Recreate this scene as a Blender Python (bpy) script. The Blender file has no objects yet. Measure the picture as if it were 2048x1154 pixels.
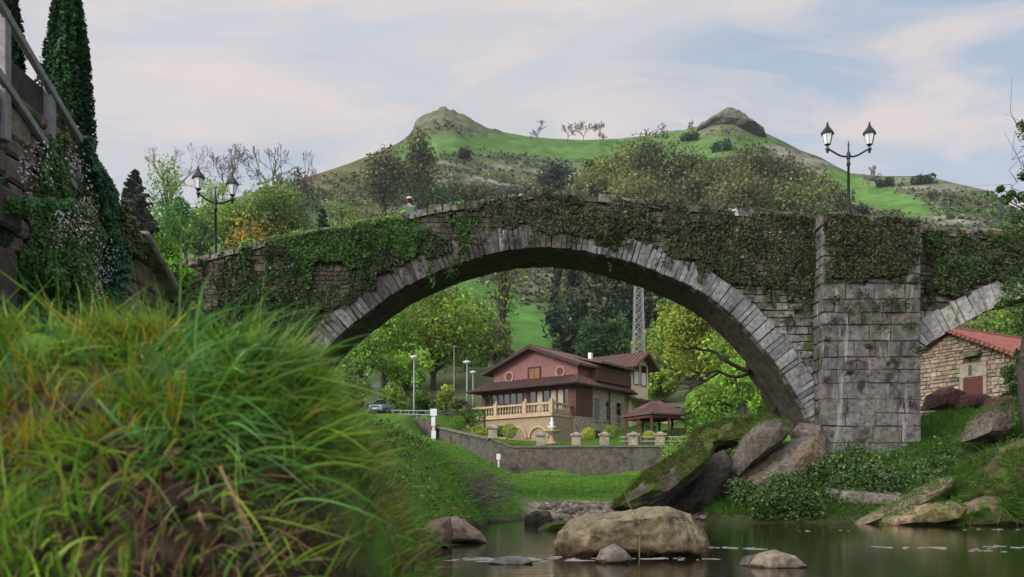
import bpy, bmesh, math, random
import numpy as np
from mathutils import Vector, Matrix, Euler
random.seed(7)
RNG = np.random.default_rng(7)
sc = bpy.context.scene
COL = sc.collection
PI = math.pi
# ---------------------------------------------------------------- camera geometry
F, CX, HZ, CZ = 1700.0, 1024.0, 985.0, 0.8
def P(px, py, Y):
    return np.array([(px - CX) * Y / F, Y, CZ + (HZ - py) * Y / F])
def zof(py, Y): return CZ + (HZ - py) * Y / F
def xof(px, Y): return (px - CX) * Y / F
# ---------------------------------------------------------------- noise
def vnoise(p, seed=0):
    i = np.floor(p).astype(np.int64); f = p - i; f = f * f * (3 - 2 * f)
    def h(a, b, c):
        v = (a * 374761393 + b * 668265263 + c * 974634721 + seed * 144665431) & 0xffffffff
        v = ((v ^ (v >> 13)) * 1274126177) & 0xffffffff
        v = ((v ^ (v >> 16)) * 2246822519) & 0xffffffff
        return ((v ^ (v >> 15)) & 0xffff) / 65535.0
    x, y, z = i[:, 0], i[:, 1], i[:, 2]; fx, fy, fz = f[:, 0], f[:, 1], f[:, 2]
    c00 = h(x, y, z) * (1 - fx) + h(x + 1, y, z) * fx
    c10 = h(x, y + 1, z) * (1 - fx) + h(x + 1, y + 1, z) * fx
    c01 = h(x, y, z + 1) * (1 - fx) + h(x + 1, y, z + 1) * fx
    c11 = h(x, y + 1, z + 1) * (1 - fx) + h(x + 1, y + 1, z + 1) * fx
    return (c00 * (1 - fy) + c10 * fy) * (1 - fz) + (c01 * (1 - fy) + c11 * fy) * fz
def fbm(p, s=1.0, o=3, seed=0):
    p = np.asarray(p, float) * s; r = 0; a = .5; t = 0
    for k in range(o):
        r = r + a * vnoise(p + k * 17.3, seed + k); t += a; a *= .5; p = p * 2.03
    return r / t
def sstep(a, b, x):
    t = np.clip((np.asarray(x, float) - a) / (b - a), 0, 1); return t * t * (3 - 2 * t)
def nrm(v):
    v = np.asarray(v, float); return v / np.maximum(np.linalg.norm(v, axis=-1, keepdims=True), 1e-9)
# ---------------------------------------------------------------- materials
def _nt(name):
    m = bpy.data.materials.new(name); m.use_nodes = True; n = m.node_tree
    return m, n, n.nodes['Principled BSDF'], n.links
def _set(b, k, v):
    if k in b.inputs: b.inputs[k].default_value = v
def _noise(n, l, scale, detail=4, rough=.6, coord='Object', dist=0.0):
    tc = n.nodes.new('ShaderNodeTexCoord'); t = n.nodes.new('ShaderNodeTexNoise')
    t.inputs['Scale'].default_value = scale; t.inputs['Detail'].default_value = detail
    t.inputs['Roughness'].default_value = rough; t.inputs['Distortion'].default_value = dist
    l.new(tc.outputs[coord], t.inputs['Vector']); return t
def _mix(n, l, fac, a, b, mode='MIX'):
    x = n.nodes.new('ShaderNodeMix'); x.data_type = 'RGBA'; x.blend_type = mode
    for s, v in ((0, fac), (6, a), (7, b)):
        if hasattr(v, 'links'): l.new(v, x.inputs[s])
        else: x.inputs[s].default_value = v if s == 0 else (*v[:3], 1)
    return x.outputs[2]
def _ramp(n, l, src, a, b, ca=(0, 0, 0), cb=(1, 1, 1)):
    r = n.nodes.new('ShaderNodeValToRGB'); r.color_ramp.elements[0].position = a; r.color_ramp.elements[1].position = b
    r.color_ramp.elements[0].color = (*ca, 1); r.color_ramp.elements[1].color = (*cb, 1)
    l.new(src, r.inputs[0]); return r.outputs[0]
def _bump(n, l, b, src, strength, dist=.02):
    k = n.nodes.new('ShaderNodeBump'); k.inputs['Strength'].default_value = strength; k.inputs['Distance'].default_value = dist
    l.new(src, k.inputs['Height']); l.new(k.outputs[0], b.inputs['Normal'])
def pmat(name, col=None, rough=.7, ns=6.0, na=.35, bump=.4, bd=.02, spec=.3, metal=0.0, moss=None, moss_col=(.05, .075, .02), moss_s=.8, stain=None, stain_col=(.03, .027, .024), streak=None):
    """col None: colour from the mesh's Col attribute. Mottled with noise; optional moss / stain patches."""
    m, n, b, l = _nt(name)
    if col is None:
        a = n.nodes.new('ShaderNodeAttribute'); a.attribute_name = 'Col'; c = a.outputs['Color']
    else:
        r_ = n.nodes.new('ShaderNodeRGB'); r_.outputs[0].default_value = (*col, 1); c = r_.outputs[0]
    t = _noise(n, l, ns, 6, .65)
    g = _ramp(n, l, t.outputs[0], .3, .7, (1 - na,) * 3, (1 + na,) * 3)
    c = _mix(n, l, 1.0, c, g, 'MULTIPLY')
    if stain is not None:
        s = _noise(n, l, moss_s * 1.7, 5, .7, dist=.4); f = _ramp(n, l, s.outputs[0], stain, stain + .12)
        c = _mix(n, l, f, c, stain_col)
    if streak is not None:
        tc = n.nodes.new('ShaderNodeTexCoord'); mp = n.nodes.new('ShaderNodeMapping'); mp.inputs['Scale'].default_value = (2.6, 2.6, .35); l.new(tc.outputs['Object'], mp.inputs[0])
        for off, lo_, cc_, k_ in ((0, streak + .02, (.07, .06, .055), .75), (5.3, streak + .08, (.50, .50, .51), .6)):
            q = n.nodes.new('ShaderNodeTexNoise'); q.inputs['Scale'].default_value = 1.0; q.inputs['Detail'].default_value = 6; q.inputs['Roughness'].default_value = .68
            ad = n.nodes.new('ShaderNodeVectorMath'); ad.operation = 'ADD'; ad.inputs[1].default_value = (off, off, off); l.new(mp.outputs[0], ad.inputs[0]); l.new(ad.outputs[0], q.inputs['Vector'])
            c = _mix(n, l, _ramp(n, l, q.outputs[0], lo_, lo_ + .14, (0, 0, 0), (k_,) * 3), c, cc_)
    if moss is not None:
        s = _noise(n, l, moss_s, 6, .7); f = _ramp(n, l, s.outputs[0], moss, moss + .1)
        c = _mix(n, l, f, c, moss_col)
    l.new(c, b.inputs['Base Color']); _set(b, 'Roughness', rough); _set(b, 'Specular IOR Level', spec); _set(b, 'Metallic', metal)
    if bump:
        t2 = _noise(n, l, ns * 5, 5, .7); ad = n.nodes.new('ShaderNodeMath'); ad.operation = 'MULTIPLY_ADD'; ad.inputs[1].default_value = .35; l.new(t2.outputs[0], ad.inputs[0]); l.new(t.outputs[0], ad.inputs[2])
        _bump(n, l, b, ad.outputs[0], bump, bd)
    return m
def leafmat(name, trans=.3, rough=.55, spec=.25):
    m, n, b, l = _nt(name)
    a = n.nodes.new('ShaderNodeAttribute'); a.attribute_name = 'Col'
    l.new(a.outputs['Color'], b.inputs['Base Color']); _set(b, 'Roughness', rough); _set(b, 'Specular IOR Level', spec)
    tr = n.nodes.new('ShaderNodeBsdfTranslucent'); l.new(a.outputs['Color'], tr.inputs['Color'])
    mx = n.nodes.new('ShaderNodeMixShader'); mx.inputs[0].default_value = trans
    l.new(b.outputs[0], mx.inputs[1]); l.new(tr.outputs[0], mx.inputs[2])
    l.new(mx.outputs[0], n.nodes['Material Output'].inputs['Surface']); return m
M = {}
M['leaf'] = leafmat('leaf', .42); M['ivy'] = leafmat('ivy', .12, .5, .3); M['grass'] = leafmat('grass_blade', .4, .5, .3)
M['needle'] = leafmat('needle', .1, .7, .15)
M['bark'] = pmat('bark', (.045, .036, .028), .9, 9, .4, .6)
M['barkpale'] = pmat('bark_pale', (.12, .105, .085), .9, 9, .35, .5)
M['stone'] = pmat('bridge_stone', None, .92, 7, .6, .9, .03, .15, moss=.55, moss_s=1.0, stain=.50)
M['spandrel'] = pmat('spandrel_stone', None, .93, 7, .6, 1.0, .03, .12, moss=.50, moss_s=1.4, moss_col=(.045, .06, .024), stain=.47)
M['ring'] = pmat('voussoir_stone', None, .9, 8, .5, .8, .025, .15, moss=.66, moss_s=1.3, stain=.565, streak=.5)
M['pier'] = pmat('pier_stone', None, .9, 8, .5, .8, .025, .15, moss=.60, moss_s=1.1, moss_col=(.05, .06, .025), stain=.51, streak=.48)
M['core'] = pmat('mortar_core', (.085, .072, .060), .95, 4, .5, .6, .04, .1, moss=.5, moss_s=.9, moss_col=(.035, .04, .018))
M['barrel'] = pmat('barrel_stone', (.075, .06, .05), .95, 3.5, .45, .9, .06, .1, stain=.55)
M['wallstone'] = pmat('wall_stone', None, .9, 5, .45, .8, .03, .2, moss=.55, moss_s=.9, stain=.58)
M['gwallcap'] = pmat('garden_wall_coping', (.13, .12, .105), .9, 5, .4, .5, .02, .2, stain=.6)
M['gwall'] = pmat('garden_wall_stone', (.095, .083, .07), .9, 3.2, .5, .7, .05, .2, moss=.58, moss_s=.5, stain=.54, moss_col=(.07, .08, .03))
M['concrete'] = pmat('weathered_concrete', (.24, .235, .24), .85, 7, .3, .35, .01, .25, stain=.66)
M['rock'] = pmat('river_rock', None, .8, 9.0, .6, 1.0, .04, .22, moss=.58, moss_s=1.5, moss_col=(.085, .09, .032), stain=.58, streak=.56)
M['mossrock'] = pmat('mossy_rock', None, .9, 5, .55, 1.0, .07, .15, moss=.45, moss_s=.9, moss_col=(.06, .085, .018), stain=.6)
M['iron'] = pmat('painted_iron', (.010, .011, .013), .45, 30, .2, .1, .003, .4)
M['steel'] = pmat('galvanised_steel', (.20, .21, .22), .5, 20, .2, .1, .003, .5)
M['white'] = pmat('white_paint', (.58, .60, .62), .55, 10, .12, .1, .004)
M['tile'] = pmat('roof_tile', (.105, .062, .056), .85, 5, .45, .3, .02, .2)
M['redtile'] = pmat('red_roof_tile', (.195, .075, .062), .85, 4, .4, .3, .02, .2)
M['plaster'] = pmat('mauve_plaster', (.19, .092, .092), .9, 3, .18, .15, .01, .2)
M['cream'] = pmat('cream_plaster', (.60, .50, .33), .9, 3, .15, .15, .01, .2)
M['wood'] = pmat('red_brown_wood', (.085, .032, .022), .65, 8, .35, .2, .01)
M['woodlight'] = pmat('oak_wood', (.16, .075, .03), .6, 8, .35, .2, .01)
M['darkwood'] = pmat('dark_wood', (.03, .017, .015), .7, 8, .3, .2, .01)
M['bal'] = pmat('sandstone', (.36, .27, .165), .85, 5, .25, .3, .01)
M['brickin'] = pmat('brick_infill', (.27, .205, .14), .9, 6, .25, .3, .01)
M['rubble'] = pmat('rubble_wall', (.27, .235, .185), .9, 3.4, .5, .8, .05, stain=.62)
M['chapel'] = pmat('chapel_stone', None, .9, 5, .4, .6, .03, .2)
M['glass'] = pmat('window_glass', (.012, .013, .014), .08, 3, .1, 0, spec=.6)
M['curtain'] = pmat('curtained_glass', (.30, .27, .20), .35, 3, .25, 0, spec=.5)
M['lampglass'] = pmat('lantern_glass', (.68, .70, .74), .15, 8, .1, 0, spec=.5)
M['crag'] = pmat('crag_rock', None, .95, .12, .5, .9, 1.5, .05, moss=.47, moss_s=.06, moss_col=(.075, .11, .035))
M['soil'] = pmat('ground_cover', None, .95, 7, .45, .7, .04, .1)
M['hill'] = pmat('hill_cover', None, .95, .12, .35, .5, 1.0, .05)
M['foam'] = pmat('foam', (.30, .31, .31), .5, 12, .15, .2)
M['carpaint'] = pmat('car_paint', (.13, .19, .25), .25, 3, .06, 0, spec=.5)
M['rubber'] = pmat('rubber', (.015, .015, .015), .8, 8, .2, .1)
M['fabricgreen'] = pmat('green_cloth', (.075, .13, .09), .9, 12, .2, .2)
M['fabricdark'] = pmat('dark_cloth', (.03, .03, .04), .9, 12, .2, .2)
M['skin'] = pmat('skin', (.45, .25, .19), .55, 12, .1, 0)
M['palecap'] = pmat('pale_cloth', (.48, .41, .38), .9, 12, .1, .1)
M['gravel'] = pmat('pebbles', None, .8, 9, .35, .3, .02, .3)
M['teal'] = pmat('teal_panel', (.03, .11, .11), .5, 5, .2, .1)
# ---------------------------------------------------------------- object helpers
def tag(o, label=None, cat=None, group=None, kind=None):
    if label: o['label'] = label
    if cat: o['category'] = cat
    if group: o['group'] = group
    if kind: o['kind'] = kind
    return o
def empty(name, loc, label=None, cat=None, group=None):
    o = bpy.data.objects.new(name, None); COL.objects.link(o); o.location = Vector([float(v) for v in loc])
    o.empty_display_size = .2; return tag(o, label, cat, group)
def _wloc(o):
    v = Vector((0, 0, 0))
    while o is not None: v += o.location; o = o.parent
    return v
def link(me, name, mat, parent=None, loc=None):
    """mesh data is in world coordinates; moved so that the object's origin sits on its parent / loc."""
    o = bpy.data.objects.new(name, me); COL.objects.link(o)
    if mat: me.materials.append(mat)
    if parent is not None:
        o.parent = parent; me.transform(Matrix.Translation(-_wloc(parent)))
    elif loc is not None:
        me.transform(Matrix.Translation(-Vector([float(v) for v in loc]))); o.location = Vector([float(v) for v in loc])
    return o
def mesh_np(name, V, Q, cols=None, smooth=False):
    V = np.ascontiguousarray(V, np.float32); Q = np.ascontiguousarray(Q, np.int32); k = Q.shape[1]
    me = bpy.data.meshes.new(name); me.vertices.add(len(V)); me.vertices.foreach_set('co', V.ravel())
    me.loops.add(Q.size); me.loops.foreach_set('vertex_index', Q.ravel())
    me.polygons.add(len(Q)); me.polygons.foreach_set('loop_start', np.arange(0, Q.size, k, dtype=np.int32))
    me.update(calc_edges=True)
    if smooth: me.polygons.foreach_set('use_smooth', np.ones(len(Q), bool))
    if cols is not None:
        a = me.color_attributes.new('Col', 'FLOAT_COLOR', 'POINT')
        c = np.ones((len(V), 4), np.float32); c[:, :3] = np.clip(cols, 0.002, 1); a.data.foreach_set('color', c.ravel())
    return me
class MB:
    def __init__(s): s.v = []; s.f = []; s.c = []
    def add(s, vs, fs, col=(1, 1, 1)):
        b = len(s.v); s.v += [tuple(float(t) for t in v) for v in vs]; s.f += [[i + b for i in f] for f in fs]; s.c += [tuple(col)] * len(vs); return s
    def hexa(s, p, col=(1, 1, 1)):   # 8 points: 4 back/bottom, 4 front/top
        return s.add(p, [(3, 2, 1, 0), (4, 5, 6, 7), (0, 1, 5, 4), (1, 2, 6, 5), (2, 3, 7, 6), (3, 0, 4, 7)], col)
    def box(s, x0, y0, z0, x1, y1, z1, col=(1, 1, 1), fr=None):
        p = [(x0, y0, z0), (x1, y0, z0), (x1, y1, z0), (x0, y1, z0), (x0, y0, z1), (x1, y0, z1), (x1, y1, z1), (x0, y1, z1)]
        if fr: p = [fr(*q) for q in p]
        return s.hexa(p, col)
    def bar(s, a, b, w, h=None, col=(1, 1, 1), up=(0, 0, 1)):
        a = np.array(a, float); b = np.array(b, float); h = h or w; d = nrm(b - a); u = np.array(up, float)
        if abs(np.dot(d, u)) > .95: u = np.array([0, 1., 0])
        r = nrm(np.cross(d, u)); t = np.cross(r, d)
        q = [(-1, -1), (1, -1), (1, 1), (-1, 1)]
        return s.hexa([a + r * i * w / 2 + t * j * h / 2 for i, j in q] + [b + r * i * w / 2 + t * j * h / 2 for i, j in q], col)
    def tube(s, pts, rad, seg=6, col=(1, 1, 1), caps=True):
        pts = [np.array(p, float) for p in pts]; n = len(pts); b = len(s.v)
        rad = [rad] * n if np.isscalar(rad) else list(rad); ref = np.array([.3, .2, 1.])
        for i in range(n):
            d = nrm(pts[min(i + 1, n - 1)] - pts[max(i - 1, 0)]); u = np.cross(d, ref)
            if np.linalg.norm(u) < .05: u = np.cross(d, [1., 0, 0])
            u = nrm(u); w = np.cross(d, u)
            for k in range(seg):
                a = 2 * PI * k / seg; q = pts[i] + (u * math.cos(a) + w * math.sin(a)) * rad[i]
                s.v.append(tuple(q)); s.c.append(tuple(col))
        for i in range(n - 1):
            for k in range(seg):
                k2 = (k + 1) % seg; s.f.append([b + i * seg + k, b + i * seg + k2, b + (i + 1) * seg + k2, b + (i + 1) * seg + k])
        if caps:
            s.f.append([b + k for k in range(seg)][::-1]); s.f.append([b + (n - 1) * seg + k for k in range(seg)])
        return s
    def lathe(s, c, prof, seg=12, col=(1, 1, 1), rot=0):
        c = np.array(c, float); b = len(s.v); n = len(prof)
        for r, z in prof:
            for k in range(seg):
                a = 2 * PI * k / seg + rot; s.v.append((c[0] + r * math.cos(a), c[1] + r * math.sin(a), c[2] + z)); s.c.append(tuple(col))
        for i in range(n - 1):
            for k in range(seg):
                k2 = (k + 1) % seg; s.f.append([b + i * seg + k, b + i * seg + k2, b + (i + 1) * seg + k2, b + (i + 1) * seg + k])
        s.f.append([b + k for k in range(seg)][::-1]); s.f.append([b + (n - 1) * seg + k for k in range(seg)])
        return s
    def mesh(s, name, smooth=False):
        me = bpy.data.meshes.new(name); me.from_pydata(s.v, [], s.f); me.update()
        a = me.color_attributes.new('Col', 'FLOAT_COLOR', 'POINT'); c = np.ones((len(s.v), 4), np.float32); c[:, :3] = np.array(s.c)
        a.data.foreach_set('color', c.ravel())
        if smooth: me.polygons.foreach_set('use_smooth', np.ones(len(me.polygons), bool))
        return me
    def build(s, name, mat, parent=None, smooth=False, loc=None, bevel=0):
        o = link(s.mesh(name, smooth), name, mat, parent, loc)
        if bevel:
            b = o.modifiers.new('bevel', 'BEVEL'); b.width = bevel; b.segments = 1; b.limit_method = 'ANGLE'
        return o
def copy_tree(o, parent=None):
    c = o.copy(); COL.objects.link(c)
    if parent is not None: c.parent = parent
    for ch in [x for x in COL.objects if x.parent == o]: copy_tree(ch, c)
    return c
# ---------------------------------------------------------------- leaves and blades
def palette(n, cols, rng, jit=.18):
    """cols: list of (r,g,b,weight)"""
    w = np.array([c[3] for c in cols], float); w /= w.sum()
    k = rng.choice(len(cols), n, p=w); c = np.array([c[:3] for c in cols])[k]
    return np.clip(c * (1 + rng.normal(0, jit, (n, 1))) * (1 + rng.normal(0, jit * .35, (n, 3))), .003, .9)
def leaf_arrays(C, size, cols, rng, aspect=.55, nbias=None, bias=0.0):
    n = len(C); size = np.broadcast_to(size, (n,)); u = nrm(rng.normal(size=(n, 3))); w = rng.normal(size=(n, 3))
    if nbias is not None:
        nn = nrm(np.asarray(nbias, float) * bias + w * (1 - bias) * .8); u = nrm(np.cross(nn, u)); v = np.cross(nn, u)
    else: v = nrm(np.cross(u, w))
    s = (np.ones(n) * size * rng.uniform(.6, 1.4, n))[:, None]
    V = np.stack([C - u * s, C + v * s * aspect - u * s * .1, C + u * s, C - v * s * aspect - u * s * .1], 1).reshape(-1, 3)
    return V, np.arange(4 * n).reshape(n, 4), np.repeat(cols, 4, 0)
def leaf_mesh(name, C, size, cols, rng=RNG, **k):
    V, Q, c = leaf_arrays(np.asarray(C, float), size, cols, rng, **k); return mesh_np(name, V, Q, c)
def blade_mesh(name, R, D, B, L, W, cols, rng=RNG, seg=4):
    """R roots, D start directions, B bend (added as t^2), L lengths, W widths"""
    n = len(R); side = nrm(np.cross(D, nrm(rng.normal(size=(n, 3)) + np.array([0, -1.2, 0])))); t = np.linspace(0, 1, seg + 1)
    pts = R[:, None] + D[:, None] * (L[:, None] * t)[..., None] + B[:, None] * (L[:, None] * t ** 2)[..., None]
    w = W[:, None] * (1 - t ** 2.2 * .96) * .5
    V = np.stack([pts - side[:, None] * w[..., None], pts + side[:, None] * w[..., None]], 2).reshape(-1, 3)
    base = (np.arange(n) * (seg + 1) * 2)[:, None] + (np.arange(seg) * 2)[None]
    Q = np.stack([base, base + 1, base + 3, base + 2], -1).reshape(-1, 4)
    return mesh_np(name, V, Q, np.repeat(cols, (seg + 1) * 2, 0), True)
# ================================================================ camera, light, sky
cam = bpy.data.cameras.new('camera'); co = bpy.data.objects.new('camera', cam); COL.objects.link(co)
co.location = (0, 0, CZ); co.rotation_euler = (PI / 2, 0, 0)
cam.lens = 36 * F / 2048; cam.sensor_width = 36; cam.shift_y = (HZ - 577) / 2048
cam.clip_start = .05; cam.clip_end = 8000
cam.dof.use_dof = True; cam.dof.focus_distance = 24; cam.dof.aperture_fstop = 3.0
sc.camera = co
SUN_AZ, SUN_EL = math.atan2(-.75, -.66), math.radians(24)
L = Vector((math.sin(SUN_AZ) * math.cos(SUN_EL), math.cos(SUN_AZ) * math.cos(SUN_EL), math.sin(SUN_EL)))
sl = bpy.data.lights.new('sun', 'SUN'); so = bpy.data.objects.new('sun', sl); COL.objects.link(so)
sl.energy = 2.2; sl.angle = math.radians(20); sl.color = (1.0, .92, .80)
so.rotation_euler = (-L).to_track_quat('-Z', 'Y').to_euler(); so.location = (-30, -30, 40)
w = bpy.data.worlds.new('World'); sc.world = w; w.use_nodes = True
n = w.node_tree; l = n.links; bg = n.nodes['Background']
sky = n.nodes.new('ShaderNodeTexSky'); sky.sky_type = 'NISHITA'; sky.sun_disc = False
sky.sun_elevation = SUN_EL; sky.sun_rotation = SUN_AZ; sky.air_density = 1.0; sky.dust_density = 1.5; sky.altitude = 100
tc = n.nodes.new('ShaderNodeTexCoord'); sep = n.nodes.new('ShaderNodeSeparateXYZ'); l.new(tc.outputs['Generated'], sep.inputs[0])
def mth(op, a, b=None, c=None):
    x = n.nodes.new('ShaderNodeMath'); x.operation = op
    for i, v in enumerate((a, b, c)):
        if v is None: continue
        if hasattr(v, 'links'): l.new(v, x.inputs[i])
        else: x.inputs[i].default_value = v
    return x.outputs[0]
zz = mth('ADD', mth('ABSOLUTE', sep.outputs[2]), .16)
cmb = n.nodes.new('ShaderNodeCombineXYZ'); l.new(mth('DIVIDE', sep.outputs[0], zz), cmb.inputs[0]); l.new(mth('DIVIDE', sep.outputs[1], zz), cmb.inputs[1])
def cloudn(scale, det, off, dist=.3, sx=1.0):
    mp = n.nodes.new('ShaderNodeMapping'); mp.inputs['Location'].default_value = off; mp.inputs['Scale'].default_value = (sx, 1, 1); mp.inputs['Rotation'].default_value = (0, 0, .3)
    l.new(cmb.outputs[0], mp.inputs[0]); t = n.nodes.new('ShaderNodeTexNoise'); l.new(mp.outputs[0], t.inputs['Vector'])
    t.inputs['Scale'].default_value = scale; t.inputs['Detail'].default_value = det; t.inputs['Roughness'].default_value = .55; t.inputs['Distortion'].default_value = dist
    return t.outputs[0]
c1 = _ramp(n, l, cloudn(1.9, 6, (1.3, .4, 0), .5, .55), .36, .60)     # broad veil of cloud
c2 = _ramp(n, l, cloudn(4.6, 9, (4.2, 2.2, 0), .8, .5), .455, .65)      # lit cloud tops
SK = 1.0
# the veil thins towards the right, where blue shows; pinker and greyer low down on the left
veil = mth('MINIMUM', mth('MAXIMUM', mth('SUBTRACT', mth('ADD', c1, .45), mth('MULTIPLY', mth('MAXIMUM', sep.outputs[0], 0), .9)), .22), .93)
skc = _mix(n, l, 1.0, sky.outputs[0], (.125, .125, .125), 'MULTIPLY')
skc = _mix(n, l, .6, skc, (.41, .54, .67))
greyc = _mix(n, l, _ramp(n, l, cloudn(2.4, 5, (7.1, 3.3, 0), .4, .5), .38, .62), (.62, .59, .605), (.53, .565, .63)); warmc = _mix(n, l, 1.0, (.73, .635, .605), (SK,) * 3, 'MULTIPLY')
ov = _mix(n, l, veil, skc, greyc); ov = _mix(n, l, mth('MULTIPLY', c2, .8), ov, warmc)
# cloud deck boosted as front fill, around the low sun behind camera and overhead
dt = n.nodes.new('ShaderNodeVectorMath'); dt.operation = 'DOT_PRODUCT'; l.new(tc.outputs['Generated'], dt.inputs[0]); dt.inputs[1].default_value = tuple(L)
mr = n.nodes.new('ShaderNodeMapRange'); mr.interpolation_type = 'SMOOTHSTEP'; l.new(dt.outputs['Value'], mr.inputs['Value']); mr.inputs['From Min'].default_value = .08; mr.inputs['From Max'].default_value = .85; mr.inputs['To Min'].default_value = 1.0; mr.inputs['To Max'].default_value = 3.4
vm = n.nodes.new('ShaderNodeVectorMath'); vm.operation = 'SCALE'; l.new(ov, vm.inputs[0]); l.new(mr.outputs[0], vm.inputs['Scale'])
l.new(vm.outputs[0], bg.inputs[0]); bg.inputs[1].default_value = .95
sc.view_settings.view_transform = 'Standard'; sc.view_settings.look = 'None'; sc.view_settings.exposure = .22; sc.view_settings.gamma = 1
sc.cycles.use_denoising = True; sc.cycles.max_bounces = 5; sc.cycles.diffuse_bounces = 2; sc.cycles.glossy_bounces = 2; sc.cycles.transmission_bounces = 2; sc.cycles.transparent_max_bounces = 4
sc.cycles.caustics_reflective = False; sc.cycles.caustics_refractive = False
# ================================================================ ground heights
_RX = np.array([-2600, -1400, -700, -300, 0, 200, 300, 400, 480, 560, 640, 700, 760, 800, 824, 829, 846, 870, 890, 905, 925, 950, 980, 1010, 1050, 1100, 1170, 1240, 1300, 1340, 1370, 1395, 1412, 1428, 1442, 1460, 1476, 1490, 1512, 1540, 1570, 1600, 1640, 1680, 1700, 1760, 1850, 1900, 1950, 1985, 2010, 2048, 2150, 2300, 2800, 4200])
_RY = np.array([640, 560, 530, 515, 500, 470, 440, 415, 392, 368, 346, 326, 302, 284, 264, 240, 228, 214, 209, 213, 226, 240, 254, 264, 272, 277, 280, 277, 270, 262, 256, 249, 238, 227, 221, 223, 229, 242, 257, 270, 284, 300, 314, 336, 346, 352, 352, 364, 375, 384, 404, 425, 480, 540, 600, 640])
_sx = np.arange(-2600, 4201, 4.0); _sr = np.interp(_sx, _RX, _RY)
_k = np.exp(-.5 * (np.arange(-160, 161, 4) / 55.0) ** 2); _k /= _k.sum()
_ss = np.convolve(np.pad(_sr, 40, 'edge'), _k, 'valid')
def ridge_dist(px): return np.interp(px, [-900, 300, 500, 640, 800, 1000, 1700, 2000, 2500, 4000], [230, 245, 270, 370, 480, 500, 500, 430, 380, 380])
def hill_py(px, Y):
    px = np.asarray(px, float); Y = np.asarray(Y, float); yr = ridge_dist(px)
    t = np.clip((Y - 85) / (yr - 85), 0, 1.0); g = t ** np.interp(px, [300, 560, 900, 1300, 1800], [.6, .62, .8, .8, .72])
    r = np.interp(px, _sx, _sr); s = np.interp(px, _sx, _ss) ; k = sstep(.80, .985, t)
    return 830 + ((s + 6) * (1 - k) + r * k - 830) * g
def hillz(x, y):
    x = np.asarray(x, float); y = np.asarray(y, float); px = CX + x * F / np.maximum(y, 60)
    yr = ridge_dist(px); z = CZ + (HZ - hill_py(px, np.minimum(y, yr))) * np.minimum(y, yr) / F
    z = z - np.maximum(0, y - yr) * .55
    p = np.stack([x, y, np.zeros_like(x)], -1).reshape(-1, 3)
    a = ((y - 85) / 60).clip(0, 1) * (1 - sstep(.85, .97, y / yr))
    d = (fbm(p, .02, 4, 3).reshape(x.shape) - .5) * 16 * a
    pk = sstep(.93, .99, y / yr) * sstep(275, 235, np.interp(px, _sx, _sr)); d = d + pk * ((fbm(p, .09, 4, 41).reshape(x.shape) - .5) * 3.5 + (np.abs(fbm(p, .22, 3, 42).reshape(x.shape) - .5)) * -7)
    ter = np.sin(z * .55 + 3 * fbm(p, .015, 2, 8).reshape(x.shape)) * .8 * a * sstep(200, 320, y)
    return z + d + ter
_EY = [-6, 1, 2, 3, 4, 8, 13, 18, 21, 24, 27, 29, 33]; _EX = [.05, -.2, -.32, -.5, -.68, -1.0, -1.15, -.95, -.5, .7, 2.4, 4.5, 7]
WALL = [(-7.5, 69.0), (-1.45, 60.6), (12.6, 59.6)]
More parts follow.
